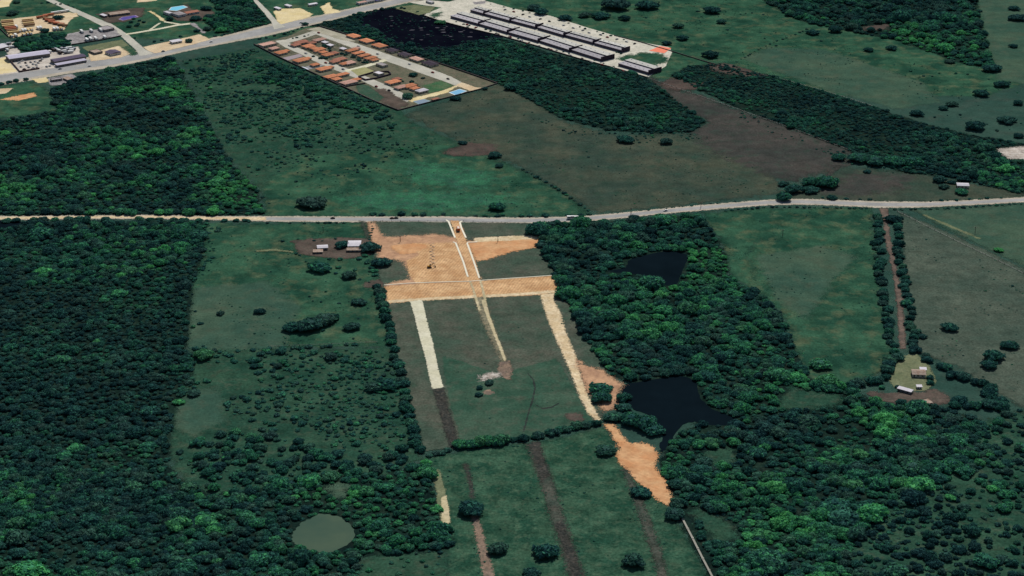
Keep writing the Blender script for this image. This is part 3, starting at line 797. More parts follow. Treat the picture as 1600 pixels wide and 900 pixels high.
def hip_vf(x0, x1, y0, y1, z, rise, ridge_frac=None):
    L, D = x1 - x0, y1 - y0
    t = 0.18
    if L >= D:
        r = (L - D) / 2 + 0.12 * D
        c = (y0 + y1) / 2
        R = [((x0 + x1) / 2 - r, c, z + rise), ((x0 + x1) / 2 + r, c, z + rise)]
    else:
        r = (D - L) / 2 + 0.12 * L
        c = (x0 + x1) / 2
        R = [(c, (y0 + y1) / 2 - r, z + rise), (c, (y0 + y1) / 2 + r, z + rise)]
    v = [(x0, y0, z), (x1, y0, z), (x1, y1, z), (x0, y1, z), (x0, y0, z + t), (x1, y0, z + t), (x1, y1, z + t), (x0, y1, z + t)] + R
    if L >= D:
        top = [(4, 5, 9, 8), (5, 6, 9), (6, 7, 8, 9), (7, 4, 8)]
    else:
        top = [(4, 5, 8), (5, 6, 9, 8), (6, 7, 9), (7, 4, 8, 9)]
    f = [(0, 3, 2, 1), (0, 1, 5, 4), (1, 2, 6, 5), (2, 3, 7, 6), (3, 0, 4, 7)] + top
    return v, f


def openings(root, L, D, h, n=2, door=True):
    wn_ = box_mesh("window", 1.3, 0.1, 1.1, m_glass)
    for side in (-1, 1):
        for k in range(n):
            x = -L / 2 + L * (k + 1) / (n + 1)
            put("window", wn_, root, x + (0.9 if door and side < 0 else 0), side * (D / 2 + 0.03), min(1.1, h * 0.35))
    for side in (-1, 1):
        put("window", wn_, root, side * (L / 2 + 0.03), 0.0, min(1.1, h * 0.35), math.pi / 2)
    if door:
        put("door", box_mesh("door", 1.0, 0.12, 2.0, m_door), root, -L * 0.42 + 0.5, -D / 2 - 0.04, 0)


def house(x, y, L, D, label, roof=None, wall=None, ang=None, h=2.5, rise=1.3, group=None, wing=None, name="house", cat="house", style="hip", n=2):
    p = G(x, y)
    root = empty(name, p[0], p[1], 0, EST if ang is None else ang)
    tag(root, label, cat, group)
    roof = roof or m_tile_or
    wall = wall or m_wall_cream
    box("wall", -L / 2, L / 2, -D / 2, D / 2, 0, h, wall, root)
    ov = 0.5
    if style == "hip":
        v, f = hip_vf(-L / 2 - ov, L / 2 + ov, -D / 2 - ov, D / 2 + ov, h + 0.003, rise)
        mesh_obj("roof", v, f, roof, root)
    elif style == "gable":
        z = h + 0.003
        a, b, c, d = -L / 2 - ov, L / 2 + ov, -D / 2 - ov, D / 2 + ov
        v = [(a, c, z), (b, c, z), (b, d, z), (a, d, z), (a, c, z + .15), (b, c, z + .15), (b, d, z + .15), (a, d, z + .15), (a, 0, z + rise), (b, 0, z + rise)]
        f = [(0, 3, 2, 1), (0, 1, 5, 4), (2, 3, 7, 6), (1, 2, 6, 9, 5), (3, 0, 4, 8, 7), (4, 5, 9, 8), (6, 7, 8, 9)]
        mesh_obj("roof", v, f, roof, root)
    elif style == "shed":
        z = h + 0.003
        a, b, c, d = -L / 2 - ov, L / 2 + ov, -D / 2 - ov, D / 2 + ov
        v = [(a, c, z), (b, c, z), (b, d, z), (a, d, z), (a, c, z + .15), (b, c, z + .15), (b, d, z + rise), (a, d, z + rise)]
        f = [(0, 3, 2, 1), (0, 1, 5, 4), (1, 2, 6, 5), (2, 3, 7, 6), (3, 0, 4, 7), (4, 5, 6, 7)]
        mesh_obj("roof", v, f, roof, root)
    else:                                   # flat roof with a low parapet
        mesh_obj("roof", *box_vf(-L / 2 + .2, L / 2 - .2, -D / 2 + .2, D / 2 - .2, h + 0.003, h + 0.1), roof, root)
        for (a, b, c, d) in ((-L / 2 - .1, L / 2 + .1, -D / 2 - .1, -D / 2 + .18), (-L / 2 - .1, L / 2 + .1, D / 2 - .18, D / 2 + .1), (-L / 2 - .1, -L / 2 + .18, -D / 2 + .181, D / 2 - .181), (L / 2 - .18, L / 2 + .1, -D / 2 + .181, D / 2 - .181)):
            box("parapet", a, b, c, d, h + 0.003, h + 0.45, wall, root)
    openings(root, L, D, h, n)
    if wing:
        wx, wy, wl, wd = wing
        box("wing_wall", wx - wl / 2, wx + wl / 2, wy - wd / 2, wy + wd / 2, 0, h - 0.4, wall, root)
        v, f = hip_vf(wx - wl / 2 - .4, wx + wl / 2 + .4, wy - wd / 2 - .4, wy + wd / 2 + .4, h - 0.397, rise * 0.8)
        mesh_obj("wing_roof", v, f, roof, root)
    return root


# ---- houses of the walled estate: (x, y, length, depth, roof, wing, label)
EH = [
    (462, 72.5, 9, 8, m_tile_br, None, "small brown red house at the lower street entrance corner"),
    (487, 69.5, 9, 7, m_tile_br, None, "small brown roofed house between the pink and orange ones"),
    (490, 77.5, 8, 7, m_tile_or, None, "small orange house squeezed between the first inner houses"),
    (521, 85.5, 10, 8, m_tile_br, None, "brown roofed house beside the bright orange cross shaped one"),
    (505, 84, 8, 7, m_tile_or, None, "small orange house left of the cross shaped one"),
    (523, 98.5, 10, 8, m_tile_br, None, "dark red house on the inner lower street near the lane"),
    (538, 102, 9, 7, m_tile_or, None, "small orange house next to the pale pink grey one"),
    (556, 78, 9, 6, m_tile_pk, None, "small pink roofed house above the terrace houses"),
    (585, 96, 9, 6, m_tile_or, None, "small orange house closing the terrace at the lane"),
    (428, 78, 10, 8, m_tile_pk, None, "small pink roofed house by the left wall below the long one"),
    (492, 103.5, 9, 7, m_tile_or, None, "small orange house between the grey slab and lower wall"),
    (526, 126, 9, 8, m_tile_or, None, "small orange house inside the walled courtyard"),
    (556, 127, 10, 7, m_tile_or, None, "small orange house at the right corner of the courtyard"),
    (620, 126, 9, 7, m_tile_br, None, "small brown house behind the last orange garden house"),
    (648, 140.5, 9, 7, m_tile_or, None, "small orange house between red and white roofs at the end"),
    (553, 58.5, 15, 11, m_tile_or, None, "orange hipped house on the upper estate street, nearest the top corner"),
    (573, 66, 15, 11, m_tile_or, None, "orange hipped house on the upper estate street, second from top"),
    (593, 73.5, 16, 11, m_tile_or, None, "orange hipped house on the upper estate street, third from top"),
    (612, 81, 13, 9, m_tile_dk, None, "dark roofed house following the three orange ones on upper street"),
    (632, 87.5, 14, 9, m_tile_dk, None, "second dark roofed house along the upper estate wall"),
    (651, 94.5, 15, 9, m_tile_pk, None, "dusty pink roofed house along the upper estate wall"),
    (672, 101.5, 17, 11, m_tile_dk, None, "big dark violet roofed house, last along the upper wall"),
    (470, 68.5, 15, 10, m_tile_br, (8, 3, 6, 6), "brownish red house at the entrance street corner"),
    (499, 64.5, 15, 8, m_tile_pk, None, "pink and white roofed house behind the entrance street"),
    (482, 74.5, 12, 10, m_tile_or, None, "orange house on the lower street, inner side, first from entrance"),
    (499, 79.5, 12, 9, m_tile_or, (-7, -3, 5, 5), "orange house on the inner side of lower street, second from entrance"),
    (512, 88, 11, 9, m_tile_or, None, "bright orange cross shaped house in the inner block"),
    (531, 95, 14, 9, m_tile_br, (-8, -3, 6, 7), "brown red house with wing near the cross lane"),
    (546, 100.5, 12, 9, m_tile_pk, None, "pale pink grey house at the cross lane"),
    (550, 81, 14, 7, m_tile_or, None, "first of four orange terrace houses in the inner block"),
    (560, 85, 14, 7, m_tile_or, None, "second of four orange terrace houses in the inner block"),
    (569, 89, 14, 7, m_tile_or, None, "third of four orange terrace houses in the inner block"),
    (579, 92.8, 14, 7, m_tile_or, None, "last of four orange terrace houses, beside the cross lane"),
    (439, 84.5, 12, 10, m_tile_or, (9, 3, 8, 7), "orange house with brown wing by the lower estate wall"),
    (470, 96.5, 15, 11, m_tile_or, (11, 2, 8, 7), "large orange house with wing between two grey slabs"),
    (506, 110, 15, 10, m_tile_or, (11, 2, 7, 6), "reddish orange house by the lower wall below a grey slab"),
    (517, 122, 14, 9, m_tile_or, None, "orange house forming the left arm of a walled courtyard"),
    (534, 119, 16, 7, m_tile_or, None, "orange house forming the upper arm of a walled courtyard"),
    (545, 131, 17, 10, m_tile_pk, None, "peach roofed house at the lower side of the courtyard"),
    (614, 130.5, 15, 10, m_tile_or, None, "orange house right of the lower street near the estate end"),
    (640, 136.5, 14, 9, m_tile_or, None, "red orange house in the last estate garden block"),
    (627, 138.5, 14, 8, m_tile_pk, None, "peach roofed house in the last estate garden block"),
    (659, 144, 12, 8, m_sheet_w, None, "bluish white roofed house in the last estate garden block"),
]
for x, y, L, D, roof, wing, lab in EH:
    along = "upper estate street" in lab or "upper wall" in lab or "upper estate wall" in lab or "upper street" in lab
    house(x, y, L * 1.08, D * 1.08, lab, ang=EST if along else EST + math.pi / 2, roof=roof, wing=wing, group="houses of the walled estate", h=2.3, rise=1.5)
house(418, 71.5, 21, 12, "long pink flat roofed house at the left estate corner", roof=m_tile_pk, style="flat", group="houses of the walled estate", ang=EST + math.pi / 2, h=2.6, n=4)
house(597, 103.5, 13, 8, "small grey flat roofed house beside the cross lane", roof=m_sheet_g, style="flat", group="houses of the walled estate", h=2.5)
house(592, 117, 11, 8, "white roofed house inside the dark walled garden", roof=m_sheet_w, style="flat", group="houses of the walled estate", h=2.6)
house(508, 68.5, 8, 5, "small white roofed annex behind the pink house", roof=m_sheet_w, style="shed", h=2.2, rise=0.5, group="houses of the walled estate")
house(536, 78.5, 8, 5, "small white roofed annex above the terrace houses", roof=m_sheet_w, style="shed", h=2.2, rise=0.5, group="houses of the walled estate")
house(516, 73, 8, 5, "white roofed shed among the inner estate gardens", roof=m_sheet_w, style="shed", h=2.2, rise=0.5, group="houses of the walled estate")


def slab(poly_px, mat, label, h=0.14, name="concrete_slab", border=None):
    P = W(poly_px)
    c0 = P.mean(0)
    z = gz(c0[0], c0[1])
    c = P.mean(0)
    if border is None:
        o = solid(name, [tuple(p) for p in P], 0, z + h, mat)
        return tag(o, label, None, None, "structure")
    r = empty(name, c[0], c[1])
    tag(r, label, "court" if "court" in name else "pool")
    Q = P - c
    solid("border", [tuple(p) for p in Q], 0, z + h, border, r)
    u = [tuple(p * 0.86) for p in Q]
    solid("water" if "pool" in name else "playing_surface", u, 0, z + h + 0.02, mat, r)
    return r


m_slab = flat("grey_slab_concrete", A(138, 138, 140), var=0.1)
m_slab_v = flat("violet_slab_concrete", A(150, 138, 142), var=0.1)
slab([(440, 91), (468, 84.5), (474, 88), (448, 95)], m_slab_v, "violet grey concrete slab of a vacant estate lot")
slab([(476, 105), (496, 99.5), (506, 103), (484, 108.5)], m_slab, "grey concrete slab with pale end beside the orange houses")
slab([(468.5, 104), (475.5, 105), (483.5, 108.7), (479, 109)], flat("white_slab", A(204, 210, 222)), "pale end piece of the grey concrete slab")
slab([(701, 145), (718, 139.3), (730, 142.5), (712, 149.5)], flat("court_blue", A(112, 172, 206), var=0.06), "bright blue court with white border in the estate corner", name="sports_court", border=flat("court_white", A(214, 226, 224)))
slab([(645, 158.5), (662, 155), (673, 158), (656, 164.5)], flat("court_greyblue", A(120, 140, 158), var=0.15), "grey blue worn court at the estate lower corner", name="sports_court", border=flat("court_teal", A(140, 164, 160)))
house(680, 157, 9, 4, "small dark red pavilion between the two estate courts", roof=m_tile_br, ang=EST + math.pi / 2, h=2.0, rise=0.8, name="pavilion", cat="pavilion", n=1)
slab([(1014, 79.5), (1031, 72.5), (1049, 75.5), (1038, 83.5)], flat("orange_clay", A(236, 128, 96), var=0.1), "bright orange ground sheet behind the last apartment block")
slab([(263, 16.5), (267, 11.5), (287, 8.6), (294, 11.5), (276, 17.5)], flat("pool_water", A(108, 198, 224), var=0.05, rough=0.2), "turquoise swimming pool in the villa garden", name="swimming_pool", border=flat("pool_rim", A(196, 204, 200)))
slab([(185, 30.5), (191, 27), (212, 24), (217, 26.5), (192, 32.5)], flat("court_violet", A(74, 62, 140), var=0.08), "violet blue court beside the side road", name="sports_court", border=flat("court_lilac", A(150, 130, 160)))
# estate boundary and garden walls
wallrun("boundary_wall", [(397, 70), (440, 92), (494, 117), (540, 138), (585, 159), (622, 173)], 0.5, 1.5, m_estwall, "dark boundary wall along the lower left of the estate", post=25)
wallrun("boundary_wall", [(622, 173), (688, 156), (750, 140), (777, 131)], 0.5, 1.2, m_estwall, "dark boundary wall across the lower right of the estate", post=25)
wallrun("boundary_wall", [(777, 131), (752, 122), (693, 102), (650, 89), (600, 73), (540, 54), (500, 42)], 0.5, 1.5, m_estwall, "dark boundary wall between the estate and the wood", post=25)
wallrun("boundary_wall", [(662, 25), (686, 33), (720, 42), (780, 56), (840, 73), (900, 91), (960, 107), (1012, 122)], 0.5, 1.3, m_estwall, "long dark wall between apartment rows and the wood", post=25)
wallrun("boundary_wall", [(960, 56), (1000, 66), (1048, 80), (1100, 96), (1150, 110), (1200, 120)], 0.4, 1.0, m_estwall, "dark wall right of the apartment rows", post=30)
wallrun("garden_wall", [(560, 121), (585, 113.5), (607, 113), (611, 117), (590, 123), (571, 126)], 0.5, 1.8, m_tile_dk, "dark wall around the garden of the white roofed house", closed=True)
wallrun("garden_wall", [(510, 122), (540, 136), (571, 131)], 0.4, 1.4, m_estwall, "wall around the courtyard of orange houses")
wallrun("yard_wall", [(17, 97), (31, 113), (62, 108)], 0.5, 1.8, flat("dark_red_wall", A(84, 62, 60)), "dark red wall of the warehouse forecourt", post=20)
wallrun("yard_wall", [(112, 70.5), (160, 63), (190, 56.5)], 0.4, 1.3, m_estwall, "dark wall below the grey storage yard")
wallrun("yard_wall", [(0, 45), (13, 58)], 0.4, 1.4, m_estwall, "dark wall at the left of the trailer yard")
wallrun("concrete_fence", [(1067, 813), (1082, 842), (1098, 874), (1118, 912)], 0.9, 0.7, m_palewall, "low pale concrete fence beside the lower right wood", cat="fence", post=12)

# ---- apartment rows
m_tank = flat("roof_unit", A(186, 186, 188))
ORD = ["first", "second", "third", "fourth", "fifth", "sixth", "seventh"]


def apartment(x0, y0, x1, y1, D, label, group):
    a, b = Vector(G(x0, y0)), Vector(G(x1, y1))
    d = b - a
    L = d.length
    ang = math.atan2(d.y, d.x)
    root = empty("apartment_block", a.x, a.y, 0, ang)
    tag(root, label, "apartments", group)
    h1, h2 = 3.4, 4.9
    D1 = D * 0.52
    box("front_wall", 0, L, 0, D1, 0, h1, m_wall_apt, root)
    box("rear_wall", 0, L, D1 + 0.003, D, 0, h2, m_wall_apt, root)
    r1 = mesh_obj("front_roof", [(-.3, -.4, h1 + .003), (L + .3, -.4, h1 + .003), (L + .3, D1 - .003, h1 + .003), (-.3, D1 - .003, h1 + .003), (-.3, -.4, h1 + .1), (L + .3, -.4, h1 + .1), (L + .3, D1 - .003, h1 + .45), (-.3, D1 - .003, h1 + .45)],
                  [(0, 3, 2, 1), (4, 5, 6, 7), (0, 1, 5, 4), (1, 2, 6, 5), (2, 3, 7, 6), (3, 0, 4, 7)], m_roof_apt, root)
    r2 = box("rear_roof", -.3, L + .3, D1 + .003, D + .4, h2 + .003, h2 + .2, m_roof_apt2, root)
    box("party_wall", L + 0.3, L + 0.75, -0.6, D + 0.6, 0, h2 + 0.9, m_tile_dk, root)
    um = box_mesh("roof_unit", 1.2, 0.9, 0.5, m_tank)
    for k in range(7):
        x = L * (k + 0.5) / 7 + random.uniform(-1, 1)
        put("roof_unit", um, r1, x, D1 * random.uniform(0.3, 0.7), h1 + 0.2)
    for k in range(5):
        x = L * (k + 0.5) / 5 + random.uniform(-1, 1)
        put("roof_unit", um, r2, x, D1 + (D - D1) * random.uniform(0.3, 0.8), h2 + 0.18)
    wm = box_mesh("apartment_window", 2.2, 0.1, 1.2, m_glass)
    n = max(4, int(L / 5))
    for k in range(n):
        put("window", wm, root, L * (k + 0.5) / n, -0.04, 1.1)
    for k in range(2):
        put("window", wm, root, -0.04, D * (0.3 + 0.4 * k), 1.1, math.pi / 2)
    return root


ROWA = [(704, 28.5, 747, 40.5), (749.5, 41, 792, 53.5), (795, 54.3, 840, 67), (844, 67.5, 889, 81.8), (893.5, 82, 939, 96.3), (966, 103, 1013, 117)]
ROWB = [(735, 19, 755, 24.5), (757.5, 25, 796, 35.5), (798, 35.5, 836, 45.5), (840, 46.5, 880, 58.3), (884, 58.5, 926, 70), (929, 71, 971, 82.5)]
for i, q in enumerate(ROWA):
    lab = "white roofed apartment block, %s from the gate in the lower row" % ORD[i] if i < 5 else "white roofed apartment block standing apart at the lower right end"
    apartment(*q, 21, lab, "apartment blocks of the lower row")
for i, q in enumerate(ROWB):
    apartment(*q, 14, "white roofed apartment block, %s from the left in the upper row" % ORD[i], "apartment blocks of the upper row")

# ---- warehouses, sheds and villas at the top left
WA = pang(43, 92, 58, -8)
house(44, 90.5, 49, 17, "long lilac white warehouse with dark shaded front", roof=m_sheet_l, wall=m_wall_grey, ang=WA, h=4.2, rise=1.6, style="gable", name="warehouse", cat="warehouse", n=6)
WB = pang(86, 100, 45, -8)
house(107, 95, 40, 12, "slate roofed warehouse beside the highway", roof=m_sheet_s, wall=m_wall_grey, ang=WB, h=3.6, rise=1.2, style="gable", name="warehouse", cat="warehouse", n=6)
house(111, 100.5, 37, 7, "white canopy shed in front of the slate warehouse", roof=m_sheet_l, wall=m_wall_grey, ang=WB, h=2.8, rise=0.6, style="shed", name="canopy_shed", cat="shed", n=5)
house(177, 84.5, 14, 14, "slate roofed service building at the junction", roof=m_sheet_s, wall=m_wall_white, ang=EST, h=2.8, rise=1.2, style="gable", name="service_building", cat="building")
house(150, 83, 13, 11, "tan flat roofed shop left of the service building", roof=m_tan if 0 else m_sheet_rust, wall=m_wall_grey, ang=EST, h=2.4, style="flat", name="shop_building", cat="building")
house(166, 47, 16, 14, "grey flat roofed hall in the storage yard", roof=m_sheet_g, wall=m_wall_grey, ang=EST, h=2.8, style="flat", name="storage_hall", cat="building")
house(275, 67, 13, 8, "small white roofed kiosk on the tan roadside strip", roof=m_sheet_w, wall=m_wall_white, ang=WB, h=2.6, rise=0.6, style="shed", name="kiosk", cat="kiosk")
house(263, 22.5, 14, 6, "white roofed villa wing near the pool", roof=m_sheet_w, wall=m_wall_white, ang=EST, h=2.8, style="flat", name="villa", cat="villa")
house(280, 24.5, 15, 11, "grey white villa below the swimming pool", roof=m_sheet_g, wall=m_wall_white, ang=EST, h=3.0, rise=1.2, style="hip", name="villa", cat="villa")
house(300, 21.5, 18, 7, "long violet roofed terrace beside the villa", roof=m_tile_br, wall=m_wall_white, ang=WB, h=2.4, rise=0.8, style="shed", name="terrace_house", cat="house")
house(162, 26, 11, 4, "narrow white shed by the side road", roof=m_sheet_w, wall=m_wall_grey, ang=EST, h=2.2, rise=0.5, style="shed", name="shed", cat="shed")
house(186, 23, 26, 11, "long tan roofed hall beside the violet court", roof=m_sheet_rust, wall=m_wall_grey, ang=WA, h=2.6, rise=0.8, style="gable", name="hall", cat="building", n=4)
house(2, 76, 16, 12, "bright white roofed shed at the left edge", roof=m_sheet_w, wall=m_wall_grey, ang=EST, h=3.0, rise=0.8, style="shed", name="shed", cat="shed")
house(434, 15, 11, 4, "left white shed behind the yellow sand yard", roof=m_sheet_w, wall=m_wall_white, ang=EST, h=2.2, rise=0.5, style="shed", name="shed", cat="shed")
house(450.5, 11, 11, 4, "right white shed behind the yellow sand yard", roof=m_sheet_w, wall=m_wall_white, ang=EST, h=2.2, rise=0.5, style="shed", name="shed", cat="shed")
house(489, 8.5, 12, 4, "lone white shed in the green above the highway", roof=m_sheet_w, wall=m_wall_white, ang=WB, h=2.2, rise=0.5, style="shed", name="shed", cat="shed")
house(566, 6, 14, 8, "pinkish roofed shop by the highway at the top edge", roof=m_tile_pk, wall=m_wall_white, ang=WB, h=2.5, style="flat", name="shop_building", cat="building")
house(578, 3.5, 11, 7, "whitish roofed shop by the highway at the top edge", roof=m_sheet_g, wall=m_wall_white, ang=WB, h=2.5, rise=0.7, style="gable", name="shop_building", cat="building")
house(591, 1.5, 12, 8, "blue roofed shop by the highway at the top edge", roof=tile_mat("blue_roof_sheets", A(52, 54, 150), A(70, 70, 170)), wall=m_wall_white, ang=WB, h=2.5, rise=0.7, style="gable", name="shop_building", cat="building")
house(672, 5, 12, 5, "small white roofed gatehouse beside the apartment access road", roof=m_sheet_w, wall=m_wall_white, ang=EST, h=2.3, style="flat", name="gatehouse", cat="building")
house(88, 126, 12, 7, "grey flat roofed workshop in the rubble yard", roof=m_sheet_g, wall=m_wall_grey, ang=WA, h=2.2, style="flat", name="workshop", cat="building")
house(106, 125, 11, 6, "dull shed on the right of the rubble yard", roof=m_sheet_rust, wall=m_wall_grey, ang=EST, h=2.0, rise=0.6, style="shed", name="shed", cat="shed")
# ---- farms
house(504, 389, 9, 7, "white metal roofed hut on the left of the brown farmyard", roof=m_sheet_w, wall=m_wall_grey, ang=0.15, h=2.3, rise=0.9, style="gable", name="farm_hut", cat="hut")
house(497, 395, 8, 5, "low dark lean-to below the left farm hut", roof=m_sheet_rust, wall=m_wall_grey, ang=0.1, h=1.8, rise=0.5, style="shed", name="lean_to", cat="shed")
house(554, 384.5, 11, 13, "larger white roofed farmhouse beside the dark trees", roof=m_sheet_w, wall=m_wall_cream, ang=0.03, h=2.6, rise=1.0, style="gable", name="farmhouse", cat="farmhouse")
house(553, 392.5, 12, 5, "pale open porch below the white farmhouse", roof=m_sheet_rust, wall=m_wall_grey, ang=0.03, h=2.0, rise=0.4, style="shed", name="porch", cat="porch")
house(1435, 586, 10, 9, "pink brown roofed farmhouse on the dry lawn", roof=m_sheet_rust, wall=m_wall_cream, ang=-0.1, h=2.5, rise=1.0, style="gable", name="farmhouse", cat="farmhouse")
house(1442, 580.5, 4.5, 4, "white roofed annex behind the pink brown farmhouse", roof=m_sheet_w, wall=m_wall_cream, ang=-0.1, h=2.4, rise=0.4, style="shed", name="annex", cat="annex", n=1)
house(1414, 612, 11, 3.5, "long narrow bluish white shed below the lawn", roof=m_sheet_w, wall=m_wall_grey, ang=pang(1404, 609, 18, 5), h=2.0, rise=0.5, style="shed", name="shed", cat="shed")
house(1436, 606.5, 3.5, 3, "tiny white hut at the lawn edge", roof=m_sheet_w, wall=m_wall_white, ang=0, h=1.8, rise=0.4, style="shed", name="hut", cat="hut", n=1)
house(1447, 632, 7, 5, "broken pale roofed hut in the brown lower yard", roof=m_sheet_rust, wall=m_wall_grey, ang=0.5, h=2.0, rise=0.7, style="shed", name="hut", cat="hut", n=1)
house(1504, 292, 11, 8, "small cream roofed farmhouse above the road at right", roof=m_sheet_w, wall=m_wall_cream, ang=-0.1, h=2.5, rise=1.0, style="gable", name="farmhouse", cat="farmhouse")

# ---- vehicles
def wheels(root, xs, hw, r=0.5):
    def mk():
        bm = bmesh.new()
        bmesh.ops.create_cone(bm, cap_ends=True, segments=10, radius1=r, radius2=r, depth=0.3, matrix=Matrix.Rotation(math.pi / 2, 4, 'X'))
        me = bpy.data.meshes.new("wheel")
        bm.to_mesh(me)
        bm.free()
        me.materials.append(m_tyre)
        return me
    me = shared(("wheel", r), mk)
    for x in xs:
        for s in (-1, 1):
            put("wheel", me, root, x, s * hw, r)


def tapered(name, x0, x1, hw, z0, z1, inset, mat, parent):
    v = [(x0, -hw, z0), (x1, -hw, z0), (x1, hw, z0), (x0, hw, z0), (x0 + inset, -hw + .12, z1), (x1 - inset, -hw + .12, z1), (x1 - inset, hw - .12, z1), (x0 + inset, hw - .12, z1)]
    f = [(0, 3, 2, 1), (4, 5, 6, 7), (0, 1, 5, 4), (1, 2, 6, 5), (2, 3, 7, 6), (3, 0, 4, 7)]
    return mesh_obj(name, v, f, mat, parent)


def car(x, y, ang, mat, label, group=None):
    p = G(x, y)
    r = empty("parked_car" if group else "car", p[0], p[1], gz(*p), ang)
    tag(r, label, "car", group)
    tapered("body", -2.2, 2.2, 0.9, 0.3, 0.95, 0.1, mat, r)
    tapered("cabin", -1.3, 1.2, 0.8, 0.953, 1.5, 0.4, m_glass, r)
    box("cabin_roof", -.85, .75, -.66, .66, 1.503, 1.56, mat, r)
    wheels(r, (-1.4, 1.4), 0.82, 0.33)
    return r


def truck(x, y, ang, L, mat, cabmat, label, cat="truck", group=None, name="truck", hw=1.35, cab=True):
    p = G(x, y)
    r = empty(name, p[0], p[1], gz(*p), ang)
    tag(r, label, cat, group)
    c = 2.3 if cab else 0.0
    box("cargo_box", -L / 2, L / 2 - c - (0.2 if cab else 0), -hw, hw, 1.0, 3.0, mat, r)
    box("chassis", -L / 2 + .2, L / 2 - .3, -.8, .8, 0.55, 0.997, m_dark_metal, r)
    if cab:
        tapered("cab", L / 2 - 2.2, L / 2, hw - .1, 0.6, 2.6, 0.3, cabmat, r)
        box("windscreen", L / 2 - .28, L / 2 - .1, -hw + .35, hw - .35, 1.6, 2.3, m_glass, r)
    wheels(r, (-L / 2 + 1.5, -L / 2 + 2.7) + ((L / 2 - 1.2,) if cab else ()), hw - .15, 0.5)
    return r


m_white_paint = flat("white_vehicle_paint", A(226, 226, 222), rough=0.4, spec=0.3)
m_orange_paint = flat("orange_vehicle_paint", A(196, 84, 40), rough=0.5, spec=0.3)
b = empty("bus", *G(895, 342.6), gz(*G(895, 342.6)), pang(885, 342, 20, 0.2))
tag(b, "white bus on the country road above the wood", "bus")
tapered("body", -5.6, 5.6, 1.3, 0.45, 3.1, 0.12, m_white_paint, b)
box("roof_unit", -2.0, 1.4, -.8, .8, 3.103, 3.35, m_white_paint, b)
for s in (-1, 1):
    for k in range(7):
        box("window", -4.9 + k * 1.4, -3.8 + k * 1.4, s * 1.26 - .05, s * 1.26 + .05, 1.6, 2.5, m_glass, b)
wheels(b, (-3.6, 3.6), 1.2, 0.5)
t = truck(716, 360, pang(716, 360, -3, -13), 9.0, m_orange_paint, m_orange_paint, "orange dump truck on the earth road into the site", name="dump_truck")
box("load", -4.1, 1.5, -1.0, 1.0, 3.003, 3.25, flat("pale_load", A(220, 210, 190)), t)
car(619, 341.6, pang(619, 341.6, 10, 0.2), flat("dark_paint", A(60, 48, 44), rough=0.4), "dark car on the country road above the left plot")
car(612.5, 342, pang(612, 342, 10, 0.2), flat("brown_paint", A(110, 80, 64), rough=0.4), "brown car following close behind the dark car")
car(520, 341.8, pang(520, 341.8, 10, 0.2), flat("dark_paint", A(60, 48, 44)), "lone dark car on the left part of the country road")
cols = [("white_vehicle_paint", m_white_paint, "white"), ("tan_trailer", flat("tan_trailer", A(214, 184, 130)), "tan"), ("rust_trailer", flat("rust_trailer", A(176, 104, 74)), "rust red"), ("brown_trailer", flat("brown_trailer", A(150, 118, 88)), "brown")]
TR = [(11, 34.5, 15, 1), (12, 37, 15, 3), (12, 40, 15, 1), (13, 42.7, 15, 1), (16, 45.2, 14, 2), (17, 47.6, 14, 2), (19, 50, 14, 3), (21, 52.5, 14, 1), (43, 33, 14, 1), (44, 35.6, 14, 3), (45, 38.2, 14, 1), (46, 41, 14, 3)]
TR2 = [(75, 31, 15, 3), (78, 34, 15, 2), (84, 37, 16, 2), (92, 39, 16, 2), (98, 41, 14, 3), (66, 28, 15, 2), (76, 25.2, 15, 2), (87, 21.5, 12, 0), (101, 19.5, 12, 0)]
TR3 = [(26, 43.5, 0), (36, 49.5, 0), (40, 49, 0), (45, 49.5, 1), (49.5, 48, 1), (60, 46, 0), (64, 45.3, 0), (18, 58, 1), (25, 57, 0), (37, 56, 1), (43, 54.5, 1), (48, 54, 1), (85, 47, 0), (90, 46.5, 0), (96, 46.5, 1), (30, 50, 1)]
for x, y, L, c in TR:
    truck(x, y, pang(x, y, 10, -0.9), L, cols[c][1], cols[c][1], "long %s trailer in the left stacks of the trailer yard" % cols[c][2], "trailer", "%s trailers stacked left in the yard" % cols[c][2], "trailer", cab=False)
for x, y, L, c in TR2:
    truck(x, y, pang(x, y, 10, 1.2 if y > 30 else -1.6), L, cols[c][1], cols[c][1], "long %s trailer at the right side of the trailer yard" % cols[c][2], "trailer", "%s trailers at the right of the yard" % cols[c][2], "trailer", cab=False)
for x, y, c in TR3:
    truck(x, y, pang(x, y, 3, 2.6), 9, cols[c][1], m_white_paint, "short %s lorry parked in the lower rows of the trailer yard" % cols[c][2], "lorry", "%s lorries in the lower yard rows" % cols[c][2], "lorry")
for x, y in [(128, 51), (143, 50), (158, 49), (142, 62.5), (150, 62), (164, 60), (136, 64)]:
    truck(x, y, pang(x, y, 3, 2.6), 10, m_white_paint, m_white_paint, "white lorry parked in the grey storage yard", "lorry", "white lorries in the storage yard", "lorry")
pc = [m_white_paint, flat("dark_paint", A(60, 48, 44)), flat("silver_paint", A(150, 152, 156), rough=0.4, spec=0.3), flat("red_paint", A(150, 50, 44))]
for x, y in [(35, 96), (40, 99), (42, 103), (48, 98), (52, 101), (55, 97), (57, 102), (60, 99), (63, 96), (33, 105), (45, 106), (58, 106), (66, 93), (73, 105), (78, 104), (30, 99), (38, 109), (52, 107)]:
    car(x, y, random.choice((WA, EST)) + random.uniform(-.2, .2), random.choice(pc[:3]), "car parked in the warehouse forecourt", "cars parked in the warehouse forecourt")
